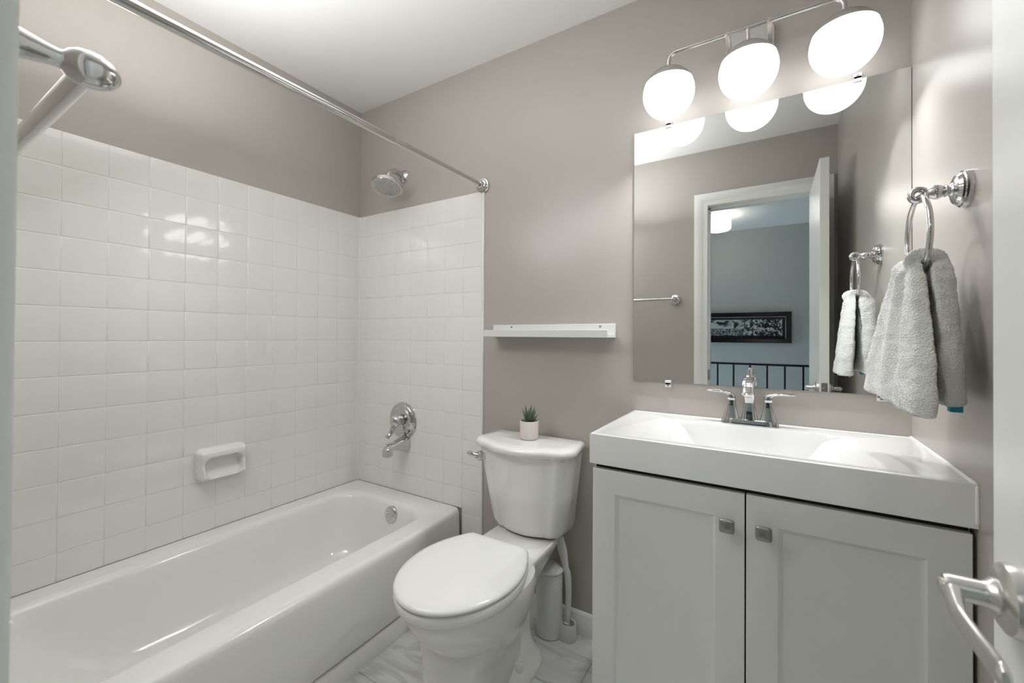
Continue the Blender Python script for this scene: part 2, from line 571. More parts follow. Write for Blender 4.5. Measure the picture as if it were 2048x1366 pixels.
for hz in (0.22, 1.02, 1.83):
    hb = bmesh.new()
    tube(hb, [(-0.042, -0.004, hz), (-0.042, -0.004, hz + 0.09)], 0.006, 12)
    hb.transform(DM)
    obj('hinge', hb, 'nickel', door)
bm.free()

# ------------------------------------------------------------------ hall seen through the door (in the mirror)
wallbox_h = lambda name, *a: struct(obj(name, newbox(*a), 'hall_wall', smooth=False))
wallbox_h('wall_hall', HX0, HX1, YH - 0.1, YH, ZLOW, ZC)
wallbox_h('wall_hall_right', HX1, HX1 + 0.1, YH - 0.1, YF, ZLOW, ZC)
# left end of the stairwell with a window that lets the daylight in
WY0, WY1, WZ0, WZ1 = -2.25, -1.45, -0.75, 0.95
bm = bmesh.new()
for a in ((YH - 0.1, WY0, ZLOW, ZC), (WY1, YF, ZLOW, ZC), (WY0, WY1, ZLOW, WZ0), (WY0, WY1, WZ1, ZC)):
    box(bm, HX0 - 0.1, HX0, *a)
struct(obj('wall_hall_left', bm, 'hall_wall', smooth=False))
win = bmesh.new()
for a in ((WY0, WY0 + 0.05, WZ0, WZ1), (WY1 - 0.05, WY1, WZ0, WZ1), (WY0, WY1, WZ0, WZ0 + 0.05), (WY0, WY1, WZ1 - 0.05, WZ1), (WY0, WY1, 0.08, 0.12)):
    box(win, HX0 - 0.08, HX0 - 0.03, *a)
win = struct(obj('window_1', win, 'trim', smooth=False))
obj('pane', newbox(HX0 - 0.06, HX0 - 0.055, WY0, WY1, WZ0, WZ1), 'glass', win, smooth=False)
pl = bpy.data.lights.new('window_skylight', 'AREA')
pl.shape = 'RECTANGLE'
pl.size, pl.size_y = WY1 - WY0, WZ1 - WZ0
pl.energy = WINDOW_W
pl.color = (0.66, 0.85, 1.0)
po = bpy.data.objects.new('window_skylight', pl)
COL.objects.link(po)
po.location = (HX0 - 0.15, (WY0 + WY1) / 2, (WZ0 + WZ1) / 2)
po.rotation_euler = (radians(90), 0, radians(-90))
struct(obj('ceiling_hall', newbox(HX0, HX1, YH, YF, ZC, ZC + 0.1), 'ceiling', smooth=False))
struct(obj('floor_hall', newbox(HX0, HX1, -1.36, YFO, -0.2, 0.0), 'carpet', smooth=False))
struct(obj('floor_stairwell', newbox(HX0, HX1, YH, -1.36, ZLOW - 0.1, ZLOW), 'carpet', smooth=False))

ry = -1.30
rail = thing('stair_railing', 'black iron stair railing with thin square balusters, seen in the mirror through the doorway', 'railing', (-0.5, ry, 0))
obj('handrail', newbox(-2.0, 1.0, ry - 0.018, ry + 0.018, 0.918, 0.936, r=0.003), 'black', rail)
obj('bottom_rail', newbox(-2.0, 1.0, ry - 0.012, ry + 0.012, 0.07, 0.085, r=0.002), 'black', rail)
me0 = None
for k in range(-11, 7):
    x = -0.166 + 0.1335 * k
    if me0 is None:
        b0 = newbox(-0.007, 0.007, ry - 0.007, ry + 0.007, 0.0, 0.92)
        me0 = obj('baluster', b0, 'black', rail, smooth=False)
        me0.location.x = x
        base_x = x
    else:
        copy_part(me0, rail, (x - base_x, 0, 0))

py = YH
pic = thing('framed_panorama', 'long black framed panorama photograph on hall wall, seen in the mirror', 'picture', (-0.8, py, 1.1))
PX0, PX1, PZ0, PZ1 = -1.62, 0.188, 1.108, 1.458
bm = bmesh.new()
loops = []
def rectloop(ins, d):
    return [Vector((a, py + d, z)) for a, z in ((PX0 + ins, PZ0 + ins), (PX1 - ins, PZ0 + ins), (PX1 - ins, PZ1 - ins), (PX0 + ins, PZ1 - ins))]
loft(bm, [rectloop(0, 0), rectloop(0, 0.022), rectloop(0.006, 0.028), rectloop(0.045, 0.024), rectloop(0.05, 0.016), rectloop(0.05, 0.008)], True, False)
obj('frame', bm, 'frame_black', pic, smooth=False)
bm = bmesh.new()
loft(bm, [rectloop(0.05, 0.0085), rectloop(0.05, 0.0095)], True, True)
mb = obj('mat_board', bm, 'mat_board', pic, smooth=False)
bm = bmesh.new()
for (a, c) in (((PX0 + 0.052, PX1 - 0.052), (PZ1 - 0.056, PZ1 - 0.052)), ((PX0 + 0.052, PX1 - 0.052), (PZ0 + 0.046, PZ0 + 0.050)),
               ((PX1 - 0.056, PX1 - 0.052), (PZ0 + 0.046, PZ1 - 0.052))):
    box(bm, a[0], a[1], py + 0.0095, py + 0.0102, c[0], c[1])
obj('mat_bevel', bm, 'white_line', mb, smooth=False)
obj('photograph', newbox(PX0 + 0.09, PX1 - 0.085, py + 0.0095, py + 0.0105, PZ0 + 0.083, PZ1 - 0.083), 'print', pic, smooth=False)

hl = thing('ceiling_light', 'round white drum ceiling light glowing in the hall, seen in the mirror', 'light', (-0.47, -1.69, ZC))
bm = bmesh.new()
lathe(bm, [(0.0, -0.03), (0.07, -0.03), (0.075, -0.012), (0.075, 0.0), (0.0, 0.0)], (-0.47, -1.69, ZC), (0, 0, 1), 40, cap=False)
obj('canopy', bm, 'trim', hl)
bm = bmesh.new()
lathe(bm, [(0.0, -0.165), (0.06, -0.163), (0.105, -0.152), (0.118, -0.138), (0.12, -0.125), (0.12, -0.03), (0.11, -0.028), (0.0, -0.028)], (-0.47, -1.69, ZC), (0, 0, 1), 48, cap=False)
sh = obj('shade', bm, 'hall_shade', hl)
bm = bmesh.new()
lathe(bm, [(0.119, -0.124), (0.1215, -0.124), (0.1215, -0.119), (0.119, -0.119)], (-0.47, -1.69, ZC), (0, 0, 1), 48, cap=False)
obj('band', bm, 'nickel', sh)

# ------------------------------------------------------------------ bathtub
TX0, TX1, TY0, TY1 = XL + 0.0075, -1.238, YF + 0.002, YB - 0.0075
def tub_outer(dx, z, bulge=0.0, r=0.012):
    lp = rrect(TX0, TX1 - dx, TY0, TY1, (r, 0.012, 0.012, r), z, 10)
    # the long front edge bows out a little in its middle
    out = []
    for p in lp:
        if p.x > TX1 - dx - 0.03:
            t = (p.y - TY0) / (TY1 - TY0)
            p = Vector((p.x + bulge * (1 - (2 * t - 1) ** 4), p.y, p.z))
        out.append(p)
    return out
def densify(lp, k=1):
    """insert points on the long straight sides so the front can bow"""
    out = []
    n = len(lp)
    for i in range(n):
        a, b = lp[i], lp[(i + 1) % n]
        out.append(a)
        if (i + 1) % 11 == 0:
            for j in range(1, 12):
                out.append(a.lerp(b, j / 12))
    return out
def basin(ins_l, ins_r, ins_d, ins_f, r, z):
    return densify(rrect(TX0 + ins_l, TX1 - ins_r, TY0 + ins_f, TY1 - ins_d, r, z, 10))
def outer(dx, z, bulge=0.022, r=0.012):
    lp = densify(rrect(TX0, TX1 - dx, TY0, TY1, (r, 0.01, 0.01, r), z, 10))
    out = []
    for p in lp:
        t = (p.y - TY0) / (TY1 - TY0)
        w = max(0.0, min(1.0, (p.x - TX0) / (TX1 - TX0) * 2 - 1))
        out.append(Vector((p.x + bulge * w * (1 - abs(2 * t - 1) ** 3.5), p.y, p.z)))
    return out
tub = thing('bathtub', 'white alcove bathtub along the tiled left wall', 'bathtub', ((TX0 + TX1) / 2, (TY0 + TY1) / 2, 0))
bm = bmesh.new()
loops = [outer(0.002, 0.0, 0.018), outer(0.002, 0.066, 0.018), outer(0.006, 0.0715, 0.018), outer(0.014, 0.072, 0.018), outer(0.014, 0.084, 0.018), outer(0.002, 0.086, 0.018),
         outer(0.0, 0.092, 0.018), outer(-0.001, 0.2), outer(0.001, 0.315), outer(0.003, RIM - 0.024), outer(0.0065, RIM - 0.011), outer(0.013, RIM - 0.003), outer(0.022, RIM, 0.021)]
_in = basin(0.068, 0.078, 0.096, 0.085, (0.12, 0.09, 0.12, 0.12), RIM)
loops.append([a.lerp(b, 0.12) for a, b in zip(loops[-1], _in)])
loops += [basin(0.068, 0.078, 0.096, 0.085, (0.12, 0.09, 0.12, 0.12), RIM),
          basin(0.080, 0.088, 0.108, 0.10, (0.125, 0.095, 0.12, 0.12), RIM - 0.0015),
          basin(0.092, 0.097, 0.119, 0.115, (0.13, 0.10, 0.13, 0.13), RIM - 0.008),
          basin(0.100, 0.104, 0.127, 0.13, (0.13, 0.10, 0.14, 0.14), RIM - 0.022),
          basin(0.108, 0.112, 0.136, 0.16, (0.13, 0.105, 0.15, 0.15), RIM - 0.06),
          basin(0.125, 0.130, 0.155, 0.25, (0.13, 0.11, 0.17, 0.17), RIM - 0.17),
          basin(0.140, 0.145, 0.175, 0.33, (0.13, 0.12, 0.18, 0.18), RIM - 0.245),
          basin(0.158, 0.163, 0.198, 0.38, (0.125, 0.12, 0.18, 0.18), RIM - 0.275),
          basin(0.190, 0.195, 0.235, 0.43, (0.11, 0.11, 0.16, 0.16), RIM - 0.292),
          basin(0.250, 0.255, 0.32, 0.55, (0.09, 0.09, 0.12, 0.12), RIM - 0.298)]
loft(bm, loops, True, True)
shell = obj('tub_shell', bm, 'tub', tub, angle=60)
OV = Vector((-1.552, TY1 - 0.1375, 0.312))
ovn = Vector((0, -1, 0.14)).normalized()
bm = bmesh.new()
lathe(bm, [(0.038, -0.01), (0.038, 0.003), (0.036, 0.006), (0.030, 0.0085), (0.012, 0.0095), (0.0, 0.0096)], OV, ovn, 44, cap=False)
for s in (-1, 1):
    lathe(bm, [(0.0055, 0.007), (0.0055, 0.0125), (0.0035, 0.0135), (0.0, 0.0135)], OV + Vector((s * 0.021, 0, 0.001)), ovn, 14, cap=False)
obj('overflow_plate', bm, 'chrome', tub)
bm = bmesh.new()
lathe(bm, [(0.033, 0.0), (0.033, 0.004), (0.026, 0.006), (0.018, 0.004), (0.0, 0.004)], (-1.60, TY1 - 0.40, RIM - 0.2985), (0, 0, 1), 36, cap=False)
obj('drain', bm, 'chrome', tub)

# ------------------------------------------------------------------ tub spout, valve, shower head
yw = YB - 0.0058
SX, SZ = -1.600, 0.622
sp = thing('tub_spout', 'chrome tub spout with diverter knob, low on the tiled back wall', 'tub spout', (SX, yw, SZ))
bm = bmesh.new()
def spl(y, hw, zt, zb, r):
    return [Vector((SX + p.x, yw - y, p.y)) for p in rrect(-hw, hw, zb, zt, r, 0, 5)]
loft(bm, [spl(0, .031, SZ + .026, SZ - .036, .018), spl(.004, .033, SZ + .028, SZ - .037, .018), spl(.03, .031, SZ + .026, SZ - .033, .016),
          spl(.06, .028, SZ + .020, SZ - .026, .014), spl(.09, .025, SZ + .012, SZ - .020, .012), spl(.105, .0235, SZ + .007, SZ - .018, .011),
          spl(.108, .0235, SZ + .006, SZ - .047, .011), spl(.125, .0225, SZ + .001, SZ - .049, .011), spl(.135, .021, SZ - .004, SZ - .049, .010), spl(.138, .018, SZ - .008, SZ - .047, .008)])
obj('spout', bm, 'chrome', sp, angle=30)
bm = bmesh.new()
lathe(bm, [(0.004, -0.004), (0.004, 0.010), (0.008, 0.0115), (0.0085, 0.020), (0.007, 0.022), (0.0, 0.0222)], (SX, yw - 0.122, SZ + 0.002), (0, 0, 1), 18, cap=False)
obj('diverter_knob', bm, 'chrome', sp)

VX, VZ = -1.619, 0.733
vv = thing('shower_valve', 'round chrome shower valve plate with single lever handle above tub spout', 'shower valve', (VX, yw, VZ))
bm = bmesh.new()
lathe(bm, [(0.093, 0.0), (0.093, 0.004), (0.091, 0.008), (0.086, 0.010), (0.083, 0.010), (0.080, 0.013), (0.066, 0.018), (0.064, 0.0205), (0.04, 0.024), (0.0, 0.024)], (VX, yw, VZ), (0, -1, 0), 64, cap=False)
obj('escutcheon', bm, 'chrome', vv, angle=25)
bm = bmesh.new()
lathe(bm, [(0.026, 0.02), (0.024, 0.034), (0.021, 0.036), (0.021, 0.046), (0.03, 0.047), (0.031, 0.056), (0.027, 0.068), (0.016, 0.076), (0.0, 0.078)], (VX, yw, VZ + 0.004), (0, -1, 0), 40, cap=False)
pts = catmull([(VX, yw - 0.060, VZ - 0.010), (VX - 0.006, yw - 0.068, VZ - 0.034), (VX - 0.013, yw - 0.074, VZ - 0.055), (VX - 0.018, yw - 0.084, VZ - 0.066), (VX - 0.021, yw - 0.090, VZ - 0.078)], 5)
n = len(pts)
tube(bm, pts, [interp(i / (n - 1), [0, .3, .8, 1], [0.017, 0.0125, 0.014, 0.0145]) for i in range(n)], 18, ref=(0, 1, 0), shape=[(1, interp(i / (n - 1), [0, .4, 1], [0.9, 0.7, 0.5])) for i in range(n)])
obj('lever_handle', bm, 'chrome', vv, angle=45)

HX, HZ = -1.632, 2.000
shw = thing('shower_fixture', 'round chrome rain shower head on bent arm, high on the grey back wall', 'shower head', (HX, YB, HZ))
bm = bmesh.new()
lathe(bm, [(0.033, 0.0), (0.033, 0.003), (0.030, 0.008), (0.022, 0.014), (0.014, 0.017), (0.0, 0.017)], (HX, YB, HZ), (0, -1, 0), 40, cap=False)
obj('flange', bm, 'chrome', shw)
HC = Vector((-1.612, 1.432, 1.908))
hn = Vector((0.10, -0.27, -0.95)).normalized()      # spray direction
neck = HC - hn * 0.040
bm = bmesh.new()
tube(bm, catmull([(HX, YB - 0.005, HZ), (HX + 0.001, YB - 0.045, HZ + 0.003), (HX + 0.006, YB - 0.080, HZ + 0.001), (HX + 0.012, 1.452, HZ - 0.022), neck - hn * 0.006], 7), 0.0132, 18)
obj('arm', bm, 'chrome', shw)
bm = bmesh.new()
lathe(bm, [(0.0, -0.048), (0.0135, -0.048), (0.0145, -0.046), (0.0145, -0.034), (0.012, -0.032), (0.016, -0.028), (0.017, -0.020), (0.03, -0.015), (0.066, -0.0105), (0.0735, -0.009), (0.0755, -0.006), (0.0755, 0.010), (0.074, 0.0125), (0.068, 0.012), (0.0, 0.012)], HC, hn, 56, cap=False)
hd = obj('head', bm, 'chrome', shw, angle=30)
bm = bmesh.new()
lathe(bm, [(0.0, 0.0125), (0.067, 0.0125), (0.066, 0.0140), (0.0, 0.0145)], HC, hn, 48, cap=False)
a, b = frame_at(hn)
for ring in range(1, 7):
    cnt = ring * 7
    for k in range(cnt):
        t = 2 * pi * (k + 0.5 * (ring % 2)) / cnt
        p = HC + hn * 0.0135 + (a * cos(t) + b * sin(t)) * (ring * 0.0102)
        lathe(bm, [(0.0026, 0.0), (0.0018, 0.0042), (0.0, 0.0044)], p, hn, 6, cap=False)
obj('spray_face', bm, 'nozzle', hd)

# ------------------------------------------------------------------ shower curtain rod
RX, RZ0, RZ1 = -1.1243, 1.8475, 1.858        # z at door wall / at back wall
def rodp(y):
    t = (y - YF) / (YB - YF)
    return Vector((RX, y, RZ0 + (RZ1 - RZ0) * t))
rod = thing('shower_curtain_rod', 'polished chrome shower curtain rod spanning above the tub', 'curtain rod', (RX, 0.8, RZ0))
YJ = 1.028
bm = bmesh.new()
tube(bm, [rodp(YF + 0.012), rodp(YJ - 0.004), rodp(YJ), rodp(YJ)], [0.0127, 0.0127, 0.0118, 0.0105], 32)
obj('outer_tube', bm, 'steel', rod)
bm = bmesh.new()
tube(bm, [rodp(YJ - 0.03), rodp(YB - 0.012)], 0.0104, 32)
obj('inner_tube', bm, 'steel', rod)
for y, s in ((YB, -1), (YF, 1)):
    bm = bmesh.new()
    p = rodp(y)
    lathe(bm, [(0.034, 0.0), (0.034, 0.006), (0.032, 0.010), (0.026, 0.011), (0.025, 0.018), (0.023, 0.020), (0.0175, 0.021), (0.0165, 0.032), (0.0145, 0.036), (0.011, 0.036)], (p.x, y, p.z), (0, s, 0), 44)
    obj('end_flange', bm, 'chrome', rod, angle=25)

# ------------------------------------------------------------------ soap dish on the left wall
SY0, SY1, SZ0, SZ1 = 0.768, 0.958, 0.572, 0.706
sd = thing('soap_dish', 'white ceramic soap dish set into the tiled left wall', 'soap dish', (XL, (SY0 + SY1) / 2, SZ0))
bm = bmesh.new()
NA, NB = 64, 56
def ss(a, b, x):
    t = max(0, min(1, (x - a) / (b - a)))
    return t * t * (3 - 2 * t)
def soap_h(u, v):
    """u 0..1 along the wall, v 0..1 upwards -> distance off the wall"""
    body = interp(v, [0, .06, .16, .55, .78, .88, .95, 1.0], [0.018, 0.040, 0.058, 0.045, 0.052, 0.050, 0.036, 0.012])
    rim_u = min(ss(0, .10, u), ss(0, .10, 1 - u))
    body = 0.010 + (body - 0.010) * (0.30 + 0.70 * sqrt(rim_u))
    qx, qy = abs(u - .5) * .19 - (.072 - .030), abs(v - .405) * .134 - (.043 - .030)
    sd_ = sqrt(max(qx, 0) ** 2 + max(qy, 0) ** 2) + min(max(qx, qy), 0) - .030
    m = 1 - ss(-.008, .003, sd_)
    floor_ = 0.012 + 0.026 * (1 - ss(.08, .45, v))
    return body * (1 - m) + min(body, floor_) * m
rows = []
for j in range(NB + 1):
    v = j / NB
    rows.append([])
    for i in range(NA + 1):
        u = i / NA
        # rounded outline in the wall plane
        cu = 2 * u - 1; cv = 2 * v - 1
        k = 1 - 0.10 * (abs(cu) ** 7) * (abs(cv) ** 5)
        taper = 1 - 0.05 * (1 - v)
        rows[-1].append(bm.verts.new((XL + 0.004 + soap_h(u, v), (SY0 + SY1) / 2 + cu * k * taper * (SY1 - SY0) / 2, (SZ0 + SZ1) / 2 + cv * k * (SZ1 - SZ0) / 2)))
for j in range(NB):
    for i in range(NA):
        bm.faces.new((rows[j][i], rows[j][i + 1], rows[j + 1][i + 1], rows[j + 1][i]))
border = [rows[0][i] for i in range(NA)] + [rows[j][NA] for j in range(NB)] + [rows[NB][i] for i in range(NA, 0, -1)] + [rows[j][0] for j in range(NB, 0, -1)]
back = [bm.verts.new((XL + 0.003, v.co.y, v.co.z)) for v in border]
n = len(border)
for i in range(n):
    bm.faces.new((border[i], border[(i + 1) % n], back[(i + 1) % n], back[i]))
bm.faces.new(back)
obj('dish', bm, 'porcelain', sd, angle=75)

# ------------------------------------------------------------------ picture ledge
LX0, LX1, LZ = -1.049, -0.5025, 1.1675
lg = thing('picture_ledge', 'empty white picture ledge shelf on grey wall above toilet', 'shelf', ((LX0 + LX1) / 2, YB, LZ))
bm = newbox(LX0 - 0.008, LX1, YB - 0.013, YB, LZ, 1.220, r=0.0012, seg=1)
bb = obj('back_board', bm, 'shelf', lg)
obj('ledge', newbox(LX0, LX1, YB - 0.088, YB - 0.012, LZ + 0.0003, LZ + 0.0105, r=0.0008, seg=1), 'shelf', lg)
obj('front_lip', newbox(LX0, LX1, YB - 0.0975, YB - 0.0875, LZ, 1.1965, r=0.0012, seg=1), 'shelf', lg)
for x in (-0.960, -0.560):
    bm = bmesh.new()
    lathe(bm, [(0.0042, 0.0), (0.004, 0.0012), (0.0, 0.0016)], (x, YB - 0.013, 1.210), (0, -1, 0), 14, cap=False)
    obj('screw', bm, 'screw', lg)

# ------------------------------------------------------------------ toilet
TC = -0.812
to = thing('toilet', 'white two-piece toilet with closed lid between tub and vanity', 'toilet', (TC, 1.2, 0))
def egg(yf, yb, hw, z, back_hw=None, n=48, pw=2.0):
    """closed outline: elliptical nose towards -Y, squarer at the back"""
    back_hw = hw if back_hw is None else back_hw
    ym = yf + (yb - yf) * 0.52
    out = []
    for k in range(n):
        t = 2 * pi * k / n - pi / 2
        c, s = cos(t), sin(t)
        if s <= 0:
            out.append(Vector((TC + hw * c, ym + (ym - yf) * s, z)))
        else:
            e = 2 / 3.2
            x = (abs(c) ** e) * (1 if c > 0 else -1)
            y = abs(s) ** e
            w = hw + (back_hw - hw) * y
            out.append(Vector((TC + w * x, ym + (yb - ym) * y, z)))
    return out
bm = bmesh.new()
# bowl
loft(bm, [egg(1.02, 1.32, 0.085, 0.16), egg(0.985, 1.32, 0.105, 0.20), egg(0.945, 1.31, 0.124, 0.238), egg(0.900, 1.305, 0.145, 0.28), egg(0.862, 1.30, 0.162, 0.325),
          egg(0.838, 1.29, 0.173, 0.368), egg(0.829, 1.285, 0.176, 0.392), egg(0.831, 1.283, 0.174, 0.402), egg(0.840, 1.28, 0.165, 0.4055)])
# front pedestal: square-nosed, tapering towards the wall
def ped(z, yf, hw, bw):
    out = []
    e = 2 / 3.4
    yn = yf + 0.075
    n = 24
    for k in range(n + 1):
        t = pi + pi * k / n
        c, s_ = cos(t), sin(t)
        out.append(Vector((TC - 0.006 + hw * abs(c) ** e * (1 if c > 0 else -1), yn - 0.075 * abs(s_) ** e, z)))
    for k in range(1, 9):
        q = k / 8
        out.append(Vector((TC - 0.006 + hw + (bw - hw) * q, yn + (1.33 - yn) * q, z)))
    for k in range(8, 0, -1):
        q = k / 8
        out.append(Vector((TC - 0.006 - hw - (bw - hw) * q, yn + (1.33 - yn) * q, z)))
    return out
loft(bm, [ped(0.0, .950, .113, .066), ped(0.02, .948, .113, .064), ped(0.10, .950, .110, .060), ped(0.16, .948, .109, .062), ped(0.20, .944, .111, .072), ped(0.235, .945, .120, .085), ped(0.27, .97, .11, .085)])
# trapway column and foot flange
def foot(hw, y0, y1, z, r):
    return rrect(TC - hw, TC + hw, y0, y1, r, z, 8)
loft(bm, [foot(.122, 1.06, 1.425, 0, .121), foot(.122, 1.06, 1.425, .014, .121), foot(.119, 1.063, 1.422, .020, .118), foot(.108, 1.075, 1.415, .026, .107),
          foot(.082, 1.09, 1.41, .040, .080), foot(.063, 1.10, 1.405, .065, .060), foot(.060, 1.10, 1.40, .11, .058), foot(.068, 1.11, 1.40, .18, .060), foot(.078, 1.12, 1.40, .24, .060), foot(.092, 1.13, 1.41, .31, .06), foot(.100, 1.14, 1.43, .36, .05), foot(.105, 1.15, 1.44, .388, .05)])
# rear deck that carries the tank
def deck(z, y0, y1, w0, w1, r=0.02):
    c = [Vector((TC - w0, y0, z)), Vector((TC + w0, y0, z)), Vector((TC + w1, y1, z)), Vector((TC - w1, y1, z))]
    out = []
    for i in range(4):
        p, a, b = c[i], c[i - 1], c[(i + 1) % 4]
        d1, d2 = (a - p).normalized(), (b - p).normalized()
        for k in range(6):
            t = k / 5
            q0, q1 = p + d1 * r, p + d2 * r
            out.append((1 - t) ** 2 * q0 + 2 * t * (1 - t) * p + t * t * q1)
    return out
loft(bm, [deck(.29, 1.20, 1.40, .085, .085), deck(.335, 1.17, 1.42, .105, .105), deck(.370, 1.15, 1.45, .122, .118), deck(.388, 1.14, 1.46, .132, .124), deck(.405, 1.14, 1.465, .134, .126), deck(.4095, 1.145, 1.463, .130, .122)])
bowl = obj('bowl', bm, 'porcelain', to, angle=50)
# tank
def tank(z, hw_f, hw_b, yf, yb=1.541, bow=0.035, rc=0.05, n=14):
    """flat back, bowed front, rounded corners"""
    out = []
    pts = [Vector((TC + hw_b, yb, z)), Vector((TC - hw_b, yb, z))]
    side = [Vector((TC - hw_f, yf + bow + rc, z))]
    out.append(Vector((TC + hw_b - 0.006, yb, z))); out.append(Vector((TC - hw_b + 0.006, yb, z))); out.append(Vector((TC - hw_b, yb - 0.006, z)))
    # left corner: quarter-ellipse into the bowed front
    x0 = hw_f
    for k in range(9):
        t = k / 8 * pi / 2
        out.append(Vector((TC - x0 + rc * (1 - cos(t)) * 1.0, yf + bow + rc - rc * sin(t) * 1.0, z)))
    for k in range(1, n):
        u = k / n
        x = -(x0 - rc) + 2 * (x0 - rc) * u
        out.append(Vector((TC + x, yf + bow * (x / (x0 - rc)) ** 2, z)))
    for k in range(9):
        t = (1 - k / 8) * pi / 2
        out.append(Vector((TC + x0 - rc * (1 - cos(t)), yf + bow + rc - rc * sin(t), z)))
    out.append(Vector((TC + hw_b, yb - 0.006, z)))
    return out
bm = bmesh.new()
loft(bm, [tank(.4105, .118, .122, 1.405, 1.53, .02), tank(.4135, .132, .138, 1.390, 1.535, .022), tank(.422, .145, .149, 1.377, 1.538, .025), tank(.445, .155, .158, 1.367, 1.54, .028),
          tank(.58, .174, .172, 1.346, 1.541, .032), tank(.70, .190, .186, 1.328, 1.541, .034), tank(.728, .1925, .188, 1.324, 1.541, .034)])
obj('tank', bm, 'porcelain', to, angle=60)
bm = bmesh.new()
loft(bm, [tank(.7285, .195, .19, 1.318, 1.543, .038, .055), tank(.734, .211, .194, 1.301, 1.545, .042, .075), tank(.744, .2165, .196, 1.293, 1.546, .044, .078),
          tank(.754, .216, .196, 1.293, 1.546, .044, .078), tank(.761, .211, .193, 1.299, 1.543, .043, .075), tank(.765, .200, .186, 1.312, 1.537, .040, .058), tank(.766, .17, .17, 1.35, 1.52, .03, .05)])
obj('tank_lid', bm, 'porcelain', to, angle=60)
# seat ring and closed lid
def seatlp(yf, yb, hw, bw, z):
    """D outline, straight hinge edge at the back"""
    out = []
    n = 40
    ym = yf + (yb - yf) * 0.55
    for k in range(n + 1):
        t = pi + pi * k / n
        out.append(Vector((TC + hw * cos(t), ym + (ym - yf) * sin(t), z)))
    for k in range(1, 15):
        t = k / 15
        w = hw + (bw - hw) * (t ** 1.9)
        out.append(Vector((TC + w, ym + (yb - ym) * t, z)))
    out.append(Vector((TC + bw, yb - 0.004, z)))
    out.append(Vector((TC + bw - 0.004, yb, z)))
    out.append(Vector((TC - bw + 0.004, yb, z)))
    out.append(Vector((TC - bw, yb - 0.004, z)))
    for k in range(14, 0, -1):
        t = k / 15
        w = hw + (bw - hw) * (t ** 1.9)
        out.append(Vector((TC - w, ym + (yb - ym) * t, z)))
    return out
bm = bmesh.new()
loft(bm, [seatlp(.822, 1.235, .172, .114, .4085), seatlp(.810, 1.236, .1815, .1165, .410), seatlp(.8065, 1.236, .184, .117, .415), seatlp(.8065, 1.236, .184, .117, .432), seatlp(.809, 1.236, .182, .116, .4375), seatlp(.818, 1.233, .175, .112, .4395)])
seat = obj('seat', bm, 'seat', to, angle=60)
bm = bmesh.new()
loft(bm, [seatlp(.818, 1.233, .174, .112, .4425), seatlp(.807, 1.236, .1835, .1165, .444), seatlp(.805, 1.237, .185, .117, .4475), seatlp(.8065, 1.236, .184, .1165, .4525), seatlp(.813, 1.233, .178, .113, .4575),
          seatlp(.830, 1.226, .163, .105, .4605), seatlp(.88, 1.20, .118, .085, .462), seatlp(.95, 1.14, .06, .05, .4625)])
lid = obj('seat_lid', bm, 'seat', to, angle=60)
for s in (-1, 1):
    bm = bmesh.new()
    tube(bm, [(TC + s * 0.075 - 0.022, 1.249, .430), (TC + s * 0.075 + 0.022, 1.249, .430)], 0.0115, 16)
    box(bm, TC + s * 0.075 - 0.018, TC + s * 0.075 + 0.018, 1.232, 1.262, .4095, .427, r=0.003)
    obj('hinge', bm, 'seat', seat)
bm = bmesh.new()
lathe(bm, [(0.0, 0.038), (0.009, 0.0375), (0.014, 0.033), (0.0165, 0.022), (0.018, 0.0), (0.0, 0.0)], (TC + 0.080, 1.240, 0.024), (0, 0, 1), 24, cap=False)
obj('bolt_cap', bm, 'seat', to)
bm = bmesh.new()
fl = Vector((TC - 0.170, 1.362, .696))
lathe(bm, [(0.019, -0.01), (0.019, 0.012), (0.017, 0.016), (0.0, 0.017)], fl, (-0.35, -1, 0), 28, cap=False)
tube(bm, [fl + Vector((-0.004, -0.012, 0)), fl + Vector((-0.024, -0.016, 0.002)), fl + Vector((-0.046, -0.014, 0.006)), fl + Vector((-0.056, -0.013, 0.007))], [0.0095, 0.009, 0.0105, 0.008], 14, ref=(0, 1, 0), shape=(1, .6))
fo = obj('flush_lever', bm, 'chrome', to)
fo['label'] = 'chrome flush lever'

